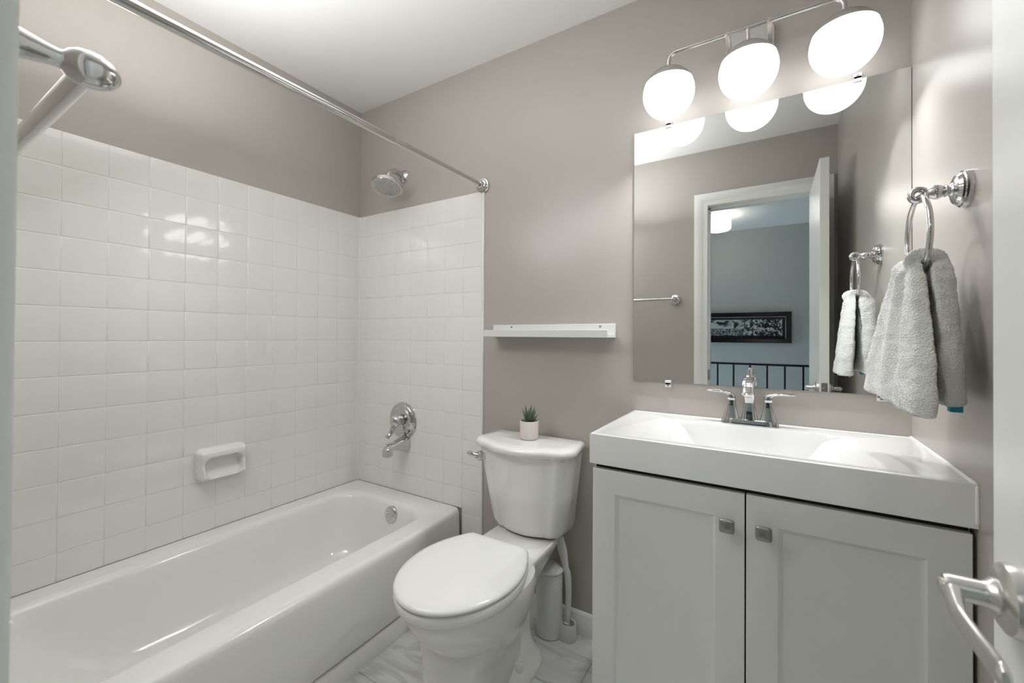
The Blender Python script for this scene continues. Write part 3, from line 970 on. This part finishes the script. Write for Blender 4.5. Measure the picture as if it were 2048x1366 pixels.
# ------------------------------------------------------------------ potted succulent on the tank lid
PC = Vector((-0.814, 1.452, 0.7665))
ps = thing('potted_succulent', 'small green succulent in a pale round pot on the toilet tank', 'plant', PC)
bm = bmesh.new()
lathe(bm, [(0.0, 0.0), (0.030, 0.0), (0.034, 0.003), (0.036, 0.010), (0.0365, 0.070), (0.0355, 0.072), (0.034, 0.072), (0.033, 0.070), (0.033, 0.060), (0.0, 0.060)], PC, (0, 0, 1), 44, cap=False)
obj('pot', bm, 'pot', ps)
bm = bmesh.new()
lathe(bm, [(0.0, 0.066), (0.018, 0.0655), (0.0328, 0.063), (0.0328, 0.058), (0.0, 0.058)], PC, (0, 0, 1), 30, cap=False)
obj('soil', bm, 'soil', ps)
rnd = random.Random(5)
for k in range(15):
    if k < 5:
        az, lean, ln = 2 * pi * k / 5 + 0.4, 0.16 + 0.08 * rnd.random(), 0.056 + 0.012 * rnd.random()
    elif k < 11:
        az, lean, ln = 2 * pi * k / 6 + 0.1, 0.42 + 0.14 * rnd.random(), 0.046 + 0.010 * rnd.random()
    else:
        az, lean, ln = 2 * pi * k / 6 + 0.6, 0.75 + 0.2 * rnd.random(), 0.036 + 0.006 * rnd.random()
    d = Vector((cos(az) * sin(lean), sin(az) * sin(lean), cos(lean)))
    base = PC + Vector((cos(az) * 0.007, sin(az) * 0.007, 0.064))
    side = Vector((-sin(az), cos(az), 0))
    pts = [base + d * (ln * t) + Vector((0, 0, 0.012 * lean * t * t)) for t in (0, .15, .35, .55, .75, .9, 1.0)]
    bm = bmesh.new()
    tube(bm, pts, [0.0058, 0.0072, 0.0070, 0.0058, 0.0038, 0.0019, 0.0004], 10, ref=side.cross(d), shape=(1.0, 0.55))
    obj('leaf', bm, 'leaf', ps)

# ------------------------------------------------------------------ toilet wand caddy and wand
KX, KY = -0.746, 1.500
ca = thing('toilet_brush_caddy', 'pale grey plastic toilet brush caddy with lidded canister behind the toilet', 'caddy', (KX, KY, 0))
def ell(cx, cy, a, b, z, n=40):
    return [Vector((cx + a * cos(2 * pi * k / n), cy + b * sin(2 * pi * k / n), z)) for k in range(n)]
bm = bmesh.new()
loft(bm, [ell(KX, KY, .046, .042, 0), ell(KX, KY, .050, .046, .004), ell(KX, KY, .051, .047, .02), ell(KX, KY, .053, .048, .14), ell(KX, KY, .053, .048, .250), ell(KX, KY, .050, .045, .252)])
obj('canister', bm, 'grey_plastic', ca)
bm = bmesh.new()
loft(bm, [ell(KX, KY, .055, .050, .2525), ell(KX, KY, .0565, .0515, .255), ell(KX, KY, .055, .050, .2595), ell(KX, KY, .050, .045, .266), ell(KX, KY, .038, .034, .272), ell(KX, KY, .018, .016, .275)])
obj('canister_lid', bm, 'clear_lid', ca)
CX_, CY_ = KX + 0.073, KY + 0.015
bm = bmesh.new()
def crad(z, a, b): return ell(CX_, CY_, a, b, z, 32)
loft(bm, [crad(0, .034, .030), crad(.003, .036, .032), crad(.05, .034, .030), crad(.062, .032, .028), crad(.060, .027, .023), crad(.03, .025, .021)])
# swept fin joining the cradle to the canister
loft(bm, [[Vector((CX_ - .045, CY_ - .022, 0)), Vector((CX_ + .01, CY_ - .031, 0)), Vector((CX_ + .01, CY_ - .026, 0)), Vector((CX_ - .045, CY_ - .016, 0))],
          [Vector((CX_ - .038, CY_ - .023, .05)), Vector((CX_ - .002, CY_ - .029, .055)), Vector((CX_ - .002, CY_ - .024, .055)), Vector((CX_ - .038, CY_ - .017, .05))],
          [Vector((CX_ - .030, CY_ - .020, .085)), Vector((CX_ - .020, CY_ - .022, .085)), Vector((CX_ - .020, CY_ - .018, .085)), Vector((CX_ - .030, CY_ - .016, .085))],
          [Vector((CX_ - .027, CY_ - .019, .105)), Vector((CX_ - .024, CY_ - .019, .105)), Vector((CX_ - .024, CY_ - .017, .105)), Vector((CX_ - .027, CY_ - .017, .105))]])
obj('wand_cradle', bm, 'grey_plastic', ca, angle=50)
wd = thing('toilet_brush', 'pale grey toilet brush handle standing in its caddy beside the vanity', 'brush', (CX_, CY_, 0.03))
bm = bmesh.new()
pts = catmull([(CX_ - .002, CY_ - .002, .034), (CX_ + .001, CY_, .10), (CX_ + .002, CY_ + .002, .17), (CX_ - .002, CY_ + .004, .235), (CX_ - .012, CY_ + .004, .27), (CX_ - .024, CY_ + .002, .33), (CX_ - .036, CY_ - .002, .385)], 6)
n = len(pts)
tube(bm, pts, [interp(i / (n - 1), [0, .1, .5, .6, .66, .85, 1], [.010, .0105, .0140, .0145, .0125, .0195, .0165]) for i in range(n)], 16, ref=(0, 1, 0), shape=(1, .5))
obj('handle', bm, 'grey_plastic', wd)
bm = bmesh.new()
tube(bm, [(CX_ - .002, CY_ - .002, .031), (CX_ - .002, CY_ - .002, .06)], [.013, .011], 16)
obj('brush_head', bm, 'grey_plastic', wd)

# ------------------------------------------------------------------ vanity cabinet
CF = 1.150                       # cabinet box front
va = thing('vanity_cabinet', 'pale grey two-door vanity cabinet under the sink top', 'cabinet', (-0.052, 1.35, 0))
bm = bmesh.new()
VX0, VX1 = -0.428, 0.3235
box(bm, VX0, VX0 + 0.016, CF, YB - 0.004, 0.0, 0.8155)
box(bm, VX1 - 0.016, VX1, CF, YB - 0.004, 0.0, 0.8155)
box(bm, VX0 + 0.016, VX1 - 0.016, CF + 0.005, YB - 0.004, 0.10, 0.116)
box(bm, VX0 + 0.016, VX1 - 0.016, YB - 0.012, YB - 0.004, 0.116, 0.8155)
box(bm, VX0 + 0.016, VX1 - 0.016, CF, CF + 0.016, 0.74, 0.8155)
box(bm, VX0 + 0.016, VX1 - 0.016, CF + 0.06, CF + 0.076, 0.0, 0.10)
obj('body', bm, 'cabinet', va, smooth=False)
obj('door_gap_shade', newbox(VX0 + 0.004, VX1 - 0.002, CF - 0.0015, CF, 0.10, 0.8125), 'dark', va, smooth=False)  # dark sheet standing in for the shade between and around the doors
DF = CF - 0.021                  # door face
def cab_door(x0, x1, z0, z1):
    """one leaf with a soft raised frame around a sunk flat panel"""
    bm = bmesh.new()
    def rl(i, d, top=None):
        return [Vector((x0 + i, DF + d, z0 + i)), Vector((x1 - i, DF + d, z0 + i)), Vector((x1 - i, DF + d, z1 - i)), Vector((x0 + i, DF + d, z1 - i))]
    st = 0.062
    loft(bm, [rl(0, 0.019), rl(0, 0.0015), rl(0.0015, 0), rl(st, 0), rl(st + 0.0015, 0.0006), rl(st + 0.010, 0.0058), rl(st + 0.012, 0.0063)], True, True)
    return obj('door', bm, 'cabinet', va, angle=25)
dz0, dz1 = 0.115, 0.803
xm = -0.0515
dl = cab_door(VX0 + 0.001, xm - 0.0016, dz0, dz1)
dr = cab_door(xm + 0.0016, VX1 - 0.001, dz0, dz1)
def cab_knob(x, z, par):
    bm = bmesh.new()
    lathe(bm, [(0.009, 0.0), (0.0085, 0.004), (0.0055, 0.008), (0.0055, 0.014), (0.009, 0.017)], (x, DF, z), (0, -1, 0), 20)
    def kl(h, y, b):
        out = []
        for k in range(32):
            t = 2 * pi * k / 32
            c, s = cos(t), sin(t)
            e = 2 / 5.5
            out.append(Vector((x + h * abs(c) ** e * (1 if c > 0 else -1), DF - y, z + h * abs(s) ** e * (1 if s > 0 else -1))))
        return out
    loft(bm, [kl(.012, .0165, 0), kl(.0158, .018, 0), kl(.0165, .020, 0), kl(.0163, .0225, 0), kl(.0145, .0245, 0), kl(.010, .026, 0), kl(.004, .0267, 0)])
    return obj('knob', bm, 'dark_nickel', par, angle=50)
cab_knob(-0.089, 0.7285, dl)
cab_knob(-0.0145, 0.7285, dr)

# ------------------------------------------------------------------ sink top with moulded basin
KX0, KX1, KY0, KY1, KZ0, KZ1 = -0.4345, XR - 0.0005, 1.1235, YB - 0.0005, 0.8165, 0.8985
st = thing('sink_top', 'glossy white sink top with moulded rectangular basin on the vanity', 'sink', ((KX0 + KX1) / 2, 1.34, KZ0))
bm = bmesh.new()
BX0, BX1, BY0, BY1 = -0.315, 0.196, 1.163, 1.479
pr = [(0, 0), (.02, .004), (.045, .0145), (.065, .031), (.083, .053), (.098, .076), (.112, .094), (.130, .106), (.155, .112), (.185, .1145)]
xs_l = [BX0 + a for a, d in pr]
prof = [(BX0 + a, KZ1 - d) for a, d in pr] + [(BX1 - a, KZ1 - d) for a, d in reversed(pr)]
fine = catmull([(x, 0, z) for x, z in prof], 4)
cols = [(p.x, p.z) for p in fine]
NY = 10
# basin floor (swooping ends) with rounded meeting at the front and back walls
top_f, top_b, rowsb = [], [], []
def vprof(x, z):
    """points from the front lip down, across and up to the back lip at this x"""
    d = KZ1 - z
    r = min(0.022, d * 0.6)
    pts = [(BY0, KZ1), (BY0 + 0.002, KZ1 - min(.003, d * .3))]
    for k in range(0, 6):
        t = pi / 2 * k / 5
        pts.append((BY0 + 0.004 + d * 0.10 + r - r * cos(t), z + r - r * sin(t)))
    pts.append(((BY0 + BY1) / 2, z - 0.0))
    for k in range(5, -1, -1):
        t = pi / 2 * k / 5
        pts.append((BY1 - 0.004 - d * 0.06 - r + r * cos(t), z + r - r * sin(t)))
    pts += [(BY1 - 0.0015, KZ1 - min(.003, d * .3)), (BY1, KZ1)]
    return pts
for x, z in cols:
    rowsb.append([bm.verts.new((x, y, zz)) for y, zz in vprof(x, min(z, KZ1 - 0.00002))])
for a, b in zip(rowsb, rowsb[1:]):
    for i in range(len(a) - 1):
        bm.faces.new((a[i], a[i + 1], b[i + 1], b[i]))
# flat top around the basin, then a low raised bead and the outer faces
def ring(i, z):
    return [Vector((KX0 + i, KY0 + i, z)), Vector((KX1 - i * 0.5, KY0 + i, z)), Vector((KX1 - i * 0.5, KY1 - i * 0.5, z)), Vector((KX0 + i, KY1 - i * 0.5, z))]
rr = loft(bm, [ring(0.06, KZ0), ring(0.0015, KZ0), ring(0, KZ0 + 0.0015), ring(0, KZ1 - 0.002), ring(0.0008, KZ1 + 0.0004), ring(0.003, KZ1 + 0.0015), ring(0.010, KZ1 + 0.0015), ring(0.0135, KZ1), ], False, False)
inner = rr[-1]
fl_, bl_ = [r[0] for r in rowsb], [r[-1] for r in rowsb]
bm.faces.new([inner[0], inner[1]] + list(reversed(fl_)))
bm.faces.new([inner[2], inner[3]] + bl_)
bm.faces.new([inner[3], inner[0]] + rowsb[0][:])
bm.faces.new([inner[1], inner[2]] + list(reversed(rowsb[-1])))
obj('counter', bm, 'counter', st, angle=28)
bm = bmesh.new()
lathe(bm, [(0.0, 0.004), (0.017, 0.004), (0.020, 0.002), (0.022, 0.0), (0.0, -0.002)], (-0.058, 1.34, KZ1 - 0.1142), (0, 0, 1), 30, cap=False)
obj('drain', bm, 'chrome', st)
bm = bmesh.new()
tube(bm, [(KX1 - 0.0015, KY0, KZ0 + 0.01), (KX1 - 0.0015, KY0 + 0.001, KZ1 - 0.004), (KX1 - 0.0015, KY0 + 0.006, KZ1 + 0.001), (KX1 - 0.0015, KY1, KZ1 + 0.001)], 0.0035, 10)
obj('caulk_bead', bm, 'trim', st)

# ------------------------------------------------------------------ faucet
FX, FY, FZ = -0.0585, 1.517, KZ1 + 0.0002
fa = thing('faucet', 'chrome two-handle bathroom faucet on the back edge of the sink top', 'faucet', (FX, FY, FZ))
def fsec(cx, cy, a, b, z, e=0.55, n=32):
    return [Vector((cx + a * abs(cos(t)) ** e * (1 if cos(t) > 0 else -1), cy + b * abs(sin(t)) ** e * (1 if sin(t) > 0 else -1), z)) for t in (2 * pi * k / n + pi / n for k in range(n))]
bm = bmesh.new()
loft(bm, [fsec(FX, FY, .080, .0265, FZ, .35), fsec(FX, FY, .080, .0265, FZ + .003, .35), fsec(FX, FY, .076, .023, FZ + .016, .35), fsec(FX, FY, .074, .021, FZ + .0175, .35)])
obj('base_plate', bm, 'chrome', fa, angle=30)
for s in (-1, 1):
    bm = bmesh.new()
    hx = FX + s * 0.051
    loft(bm, [fsec(hx, FY, .0235, .0215, FZ + .0165, .4), fsec(hx, FY, .0215, .0195, FZ + .024, .4), fsec(hx - s * .0005, FY, .0165, .0155, FZ + .042, .42), fsec(hx - s * .001, FY, .0130, .0125, FZ + .060, .45),
              fsec(hx - s * .001, FY, .0118, .0115, FZ + .073, .5), fsec(hx - s * .001, FY, .0105, .0105, FZ + .0735, .5), fsec(hx - s * .001, FY, .0115, .0112, FZ + .076, .5),
              fsec(hx, FY, .0122, .0115, FZ + .086, .6), fsec(hx + s * .001, FY, .010, .0095, FZ + .0935, .7)])
    hb = obj('handle_base', bm, 'chrome', fa, angle=35)
    bm = bmesh.new()
    pts = catmull([(hx - s * .004, FY, FZ + .086), (hx + s * .008, FY - .001, FZ + .0935), (hx + s * .025, FY - .002, FZ + .0985), (hx + s * .045, FY - .003, FZ + .0995), (hx + s * .062, FY - .004, FZ + .1000), (hx + s * .070, FY - .004, FZ + .1003)], 5)
    n = len(pts)
    tube(bm, pts, [interp(i / (n - 1), [0, .3, .7, .95, 1], [.0105, .0095, .0105, .0092, .006]) for i in range(n)], 18, ref=(0, 1, 0), shape=[(interp(i / (n - 1), [0, .25, 1], [.95, .5, .30]), 1) for i in range(n)])
    obj('lever', bm, 'chrome', hb, angle=50)
bm = bmesh.new()
secs = [(0, .016, .0235, .0205), (0, .030, .0205, .0185), (0, .050, .0172, .0165), (.0, .075, .0150, .0150), (-.004, .098, .0145, .0150)]
loops = [fsec(FX, FY + dy, a, b, FZ + z, .45) for dy, z, a, b in secs]
# arch forwards: the section tips over towards the basin
for ang, cy, cz, a, b in ((25, -.011, .116, .0148, .0150), (50, -.027, .131, .0152, .0148), (75, -.050, .138, .0157, .0140), (98, -.078, .137, .0160, .0132), (118, -.100, .129, .0160, .0126), (138, -.114, .117, .0155, .0122), (150, -.120, .108, .0150, .0118)):
    t = radians(ang)
    base = fsec(0, 0, a, b, 0, .5)
    loops.append([Vector((FX + p.x, FY + cy + p.y * cos(t), FZ + cz + p.y * sin(t))) for p in base])
loft(bm, loops)
spo = obj('spout', bm, 'chrome', fa, angle=40)
bm = bmesh.new()
lathe(bm, [(0.0105, -0.002), (0.0105, 0.005), (0.009, 0.006), (0.0, 0.006)], (FX, FY - .1205, FZ + .107), (0, -0.5, -0.87), 20, cap=False)
obj('aerator', bm, 'nickel', spo)
bm = bmesh.new()
tube(bm, [(FX, FY + .0195, FZ + .012), (FX, FY + .0195, FZ + .15)], .0028, 10)
lathe(bm, [(.003, 0), (.0062, .003), (.0066, .020), (.0055, .024), (0, .0245)], (FX, FY + .0195, FZ + .150), (0, 0, 1), 18, cap=False)
obj('lift_rod', bm, 'chrome', fa)

# ------------------------------------------------------------------ mirror
MX0, MX1, MZ0, MZ1, MY = -0.4335, XR - 0.0012, 1.0105, 1.9225, 1.5575
mi = thing('wall_mirror', 'large frameless wall mirror above the sink', 'mirror', ((MX0 + MX1) / 2, MY, MZ0))
bm = newbox(MX0, MX1, MY + 0.0004, YB - 0.0004, MZ0, MZ1)
obj('glass_edge', bm, 'mirror_edge', mi, smooth=False)
bm = bmesh.new()
box(bm, MX0 + 0.0004, MX1 - 0.0004, MY, MY + 0.0005, MZ0 + 0.0004, MZ1 - 0.0004)
obj('glass', bm, 'mirror', mi, smooth=False)
for x, z, s in ((-0.312, MZ1, 1), (0.212, MZ1, 1), (-0.311, MZ0, -1), (0.264, MZ0, -1)):
    bm = bmesh.new()
    box(bm, x - .010, x + .010, MY - .0035, YB - .0004, z + (0.0003 if s > 0 else -.017), z + (.017 if s > 0 else -.0003), r=.0012, seg=1)
    box(bm, x - .010, x + .010, MY - .0035, MY - .0006, z - .008, z + .008, r=.001, seg=1)
    k = obj('mirror_clip', bm, 'clip', mi)
    bm = bmesh.new()
    lathe(bm, [(.0036, 0), (.003, .0012), (0, .0014)], (x, MY - .0035, z + s * .0105), (0, -1, 0), 12, cap=False)
    obj('screw', bm, 'screw', k)

# ------------------------------------------------------------------ vanity light
GX, GD, GY, GZ, GR = -0.290, 0.2291, 1.443, 1.9745, 0.0802
BZ = 2.1045
vl = thing('vanity_light', 'three-globe brushed nickel vanity light glowing above the mirror', 'light', (GX + GD, YB, BZ))
bm = bmesh.new()
bm2 = rrect(GX + GD - .070, GX + GD + .070, BZ - .045, BZ + .062, .02, 0, 6)
loft(bm, [[Vector((p.x, YB - d, p.y)) for p in lp] for d, lp in ((0, bm2), (.019, bm2), (.022, rrect(GX + GD - .067, GX + GD + .067, BZ - .042, BZ + .059, .018, 0, 6)))])
obj('back_plate', bm, 'nickel', vl, angle=30)
bm = bmesh.new()
L = 0.028
pts = [(GX, GY, GZ + GR - .004), (GX, GY, BZ - L)]
for k in range(1, 8):
    t = pi / 2 * k / 8
    pts.append((GX + L - L * cos(t), GY, BZ - L + L * sin(t)))
pts.append((GX + L, GY, BZ))
x2 = GX + 2 * GD
pts.append((x2 - L, GY, BZ))
for k in range(1, 8):
    t = pi / 2 * k / 8
    pts.append((x2 - L + L * sin(t), GY, BZ - L + L * cos(t)))
pts += [(x2, GY, BZ - L), (x2, GY, GZ + GR - .004)]
tube(bm, pts, .0065, 16)
tube(bm, [(GX + GD, GY, BZ), (GX + GD, GY, GZ + GR - .004)], .006, 16)
obj('arm', bm, 'nickel', vl, angle=60)
for x in (-.056, .056):
    bm = bmesh.new()
    box(bm, GX + GD + x - .0065, GX + GD + x + .0065, GY - .006, YB - .018, BZ - .007, BZ + .007, r=.002)
    obj('bracket', bm, 'nickel', vl)
g0 = None
CAPZ = 0.41
for k in range(3):
    if g0 is None:
        bm = bmesh.new()
        n = 28
        prof = [(GR * cos(t), GR * sin(t)) for t in [-pi / 2 + (pi / 2 + math.asin(CAPZ)) * i / n for i in range(n + 1)]]
        prof.append((0, GR * CAPZ))
        lathe(bm, prof, (GX, GY, GZ), (0, 0, 1), 56, cap=False)
        g0 = obj('globe', bm, 'globe', vl, angle=60)
        bm = bmesh.new()
        R2 = GR + .0012
        t0 = math.asin(CAPZ * GR / R2)
        prof = [(GR * sqrt(1 - CAPZ ** 2) * .98, GR * CAPZ + .0005), (R2 * cos(t0), GR * CAPZ - .0008)]
        prof += [(R2 * cos(t), R2 * sin(t)) for t in [t0 + (pi / 2 - t0) * i / 14 for i in range(1, 13)]]
        prof += [(.014, R2 * .987), (.014, R2 * 1.03), (0, R2 * 1.03)]
        lathe(bm, prof, (GX, GY, GZ), (0, 0, 1), 56, cap=False)
        c0 = obj('globe_cap', bm, 'nickel', g0, angle=50)
    else:
        g = copy_part(g0, vl, (GD * k, 0, 0))
        c = c0.copy(); COL.objects.link(c); c.parent = g
        c.matrix_parent_inverse = Matrix.Identity(4)

# extra disk lights added under the globes to brighten counter and lower room
for k in range(3):
    d = bpy.data.lights.new('globe_fill', 'AREA')
    d.shape = 'DISK'
    d.size = 0.04
    d.spread = radians(125)
    d.energy = GLOBE_FILL_W
    d.color = (0.97, 0.985, 1.0)
    o = bpy.data.objects.new('globe_fill', d)
    COL.objects.link(o)
    o.location = (GX + GD * k, GY, GZ - GR - 0.0006)

# ------------------------------------------------------------------ towel ring on the right wall
QX, QY, QZ = XR, 1.172, 1.468
EX = 0.2585
trg = thing('towel_ring', 'chrome towel ring with round rosette on the right wall', 'towel ring', (QX, QY, QZ))
bm = bmesh.new()
lathe(bm, [(.0365, 0), (.0365, .005), (.0355, .0105), (.032, .012), (.0315, .015), (.027, .020), (.021, .0225), (.0165, .024), (.0, .024)], (QX, QY, QZ), (-1, 0, 0), 48, cap=False)
obj('rosette', bm, 'chrome', trg, angle=25)
bm = bmesh.new()
lathe(bm, [(.0150, .022), (.0128, .026), (.010, .028), (.0100, .030), (.0118, .031), (.0118, .033), (.0105, .034), (.0118, .038), (.0148, .0435), (.0142, .049), (.0105, .0555), (.0078, .0600), (.0, .061)], (QX, QY, QZ), (-1, 0, 0), 28, cap=False)
# eye: a fat ring at the post's end, opening along Y
pp = []
for k in range(28):
    t = 2 * pi * k / 28
    pp.append(Vector((EX - .0020 + .0115 * cos(t), QY, QZ - .002 + .0115 * sin(t))))
loops = []
for k, p in enumerate(pp):
    t = 2 * pi * k / 28
    rad = Vector((cos(t), 0, sin(t)))
    loops.append([p + rad * (.0060 * cos(s)) + Vector((0, 1, 0)) * (.0095 * sin(s)) for s in (2 * pi * j / 12 for j in range(12))])
rows = [[bm.verts.new(p) for p in lp] for lp in loops]
for i in range(28):
    a, b = rows[i], rows[(i + 1) % 28]
    for j in range(12):
        bm.faces.new((a[j], a[(j + 1) % 12], b[(j + 1) % 12], b[j]))
obj('post', bm, 'chrome', trg, angle=50)
RR, RT = 0.079, 0.0050
RCz = QZ - .012 - RR + .0045
bm = bmesh.new()
rows = []
for k in range(72):
    t = 2 * pi * k / 72
    c = Vector((EX - .002, QY + RR * sin(t), RCz + RR * cos(t)))
    rad = Vector((0, sin(t), cos(t)))
    rows.append([bm.verts.new(c + rad * (RT * cos(s)) + Vector((1, 0, 0)) * (RT * sin(s))) for s in (2 * pi * j / 14 for j in range(14))])
for i in range(72):
    a, b = rows[i], rows[(i + 1) % 72]
    for j in range(14):
        bm.faces.new((a[j], a[(j + 1) % 14], b[(j + 1) % 14], b[j]))
obj('ring', bm, 'chrome', trg)

# ------------------------------------------------------------------ hand towel through the ring
tw = thing('hand_towel', 'fluffy white hand towel hanging in folds from the towel ring', 'towel', (EX, QY, 1.03))
ZT = RCz - RR + .006           # top of the cloth as it passes over the ring's lower bar
bm = bmesh.new()
def towel_section(t):
    """t 0..1: room-side hem -> over the ring -> wall-side hem; returns closed loop of points"""
    drop_f, drop_b = ZT - 1.044, ZT - 1.056
    tm = 0.52
    NS = 44
    if t < tm - .05:
        q = 1 - t / (tm - .05)             # 0 at top .. 1 at hem
        side = -1
        drop = drop_f
    elif t > tm + .05:
        q = (t - tm - .05) / (1 - tm - .05)
        side = 1
        drop = drop_b
    else:
        q = 0
        side = 0
        u = (t - tm) / .05                 # -1..1 across the ring
    flare = 1 - (1 - q) ** 1.35
    loop = []
    up, lo = [], []
    for i in range(NS + 1):
        s = -1 + 2 * i / NS
        if side == 0:
            ang = u * pi / 2
            hw = .058
            y = QY + .004 + s * hw
            arch = RR - sqrt(max(RR * RR - (s * hw) ** 2, 0))      # the cloth follows the ring's curve
            pleat = .006 * cos(s * 8.0 + .5)
            ro, ri = .030 + pleat, .0075
            cx, cz = EX - .002, ZT - .008 + arch * .75
            up.append(Vector((cx + ro * sin(ang), y, cz + ro * cos(ang) * .95)))
            lo.append(Vector((cx + ri * sin(ang), y, cz + ri * cos(ang) * .8)))
            continue
        if side < 0:
            hw = .058 + (.170 - .058) * flare
            yc = QY + .004 - .006 * flare
            y = yc + s * hw
            # a deep crease near the camera-side third, softer waves beyond it, opening out towards the hem
            cr = -.30 + .10 * flare
            pleat = -(.020 * (1 - flare) + .012) * math.exp(-((s - cr) / .17) ** 2) + .007 * cos(s * 5.5 + .6)
            xin = EX - .0070 - .024 * flare * max(0, s) ** 1.2 - .016 * max(0, q - .55) * max(0, -s)
            th = .0290 + .020 * flare + pleat
            edge = sqrt(max(0, 1 - abs(s) ** 5))
            th = max(.004, th * (0.25 + .75 * edge))
            z = ZT - .008 - q * (drop - .008) + (RR - sqrt(max(RR * RR - (s * .058) ** 2, 0))) * .75 * (1 - q) ** 3
            z += -.006 * flare * s * -1 * q
            up.append(Vector((xin - th, y, z)))
            lo.append(Vector((xin, y, z)))
        else:
            hw = .062 + (.135 - .062) * flare
            yc = QY - .004 + .004 * flare
            y = yc + s * hw
            pleat = .008 * cos(s * (7.5 - 3 * flare) + 1.2)
            xin = EX + .0030
            th = .040 + .004 * flare + pleat * .6
            edge = sqrt(max(0, 1 - abs(s) ** 5))
            th = max(.004, min(th, XR - .006 - xin) * (0.25 + .75 * edge))
            z = ZT - .008 - q * (drop - .008) + (RR - sqrt(max(RR * RR - (s * .058) ** 2, 0))) * .75 * (1 - q) ** 3
            up.append(Vector((xin + th, y, z)))
            lo.append(Vector((xin, y, z)))
    return up + list(reversed(lo))
NT = 90
loops = [towel_section(k / NT) for k in range(NT + 1)]
# rounded hems
def shrink(lp, k, dz):
    c = sum(lp, Vector()) / len(lp)
    half = len(lp) // 2
    out = []
    for i, p in enumerate(lp):
        q = lp[len(lp) - 1 - i]
        m = (p + q) / 2
        out.append(m + (p - m) * k + Vector((0, 0, dz)))
    return out
loops = [shrink(loops[0], .35, -.006), shrink(loops[0], .8, -.0045)] + loops + [shrink(loops[-1], .8, -.0045), shrink(loops[-1], .35, -.006)]
loft(bm, loops)
bmesh.ops.recalc_face_normals(bm, faces=bm.faces)
two = obj('cloth', bm, 'towel', tw, angle=180)
md = two.modifiers.new('subdivision', 'SUBSURF'); md.levels = md.render_levels = 3
tx = bpy.data.textures.new('towel_soft_folds', 'CLOUDS'); tx.noise_scale = .05; tx.noise_depth = 2
md = two.modifiers.new('soft_folds', 'DISPLACE'); md.texture = tx; md.strength = .010; md.mid_level = .5; md.texture_coords = 'GLOBAL'
tx = bpy.data.textures.new('towel_pile', 'CLOUDS'); tx.noise_scale = .0026; tx.noise_depth = 1
md = two.modifiers.new('pile', 'DISPLACE'); md.texture = tx; md.strength = .0032; md.mid_level = .5; md.texture_coords = 'GLOBAL'
bm = newbox(EX + .022, EX + .040, QY - .085, QY - .070, 1.036, 1.052, r=.001, seg=1)
tg = obj('care_tag', bm, 'teal', tw)
tg['label'] = 'small teal care tag'

# ------------------------------------------------------------------ towel bar on the door wall
UX, UZ = -0.5645, 1.4275
tb = thing('towel_bar', 'chrome towel bar on the door wall, its near end post close to the camera', 'towel bar', (UX, YF, UZ))
UB = 0.097                      # bar stands this far off the wall
tubex = [UX, UX - 0.61]
bm = bmesh.new()
tube(bm, [(UX, YF + UB, UZ), (UX - 0.61, YF + UB, UZ)], .0095, 24)
obj('bar', bm, 'steel', tb)
for x in tubex:
    bm = bmesh.new()
    lathe(bm, [(.036, 0), (.036, .005), (.0345, .010), (.031, .012), (.029, .017), (.022, .021), (.016, .023), (0, .023)], (x, YF, UZ), (0, 1, 0), 44, cap=False)
    ro = obj('rosette', bm, 'chrome', tb, angle=25)
    bm = bmesh.new()
    lathe(bm, [(.0145, .021), (.011, .025), (.0098, .028), (.0118, .031), (.0105, .034), (.0142, .040), (.0145, .045), (.0120, .056), (.0092, .068), (.0080, .076), (.0085, .079), (.0125, .0825), (.0158, .088), (.0172, .096), (.0166, .104), (.0142, .111), (.0095, .117), (.005, .1198), (0, .1203)], (x, YF, UZ), (0, 1, 0), 32, cap=False)
    obj('post', bm, 'chrome', ro, angle=60)
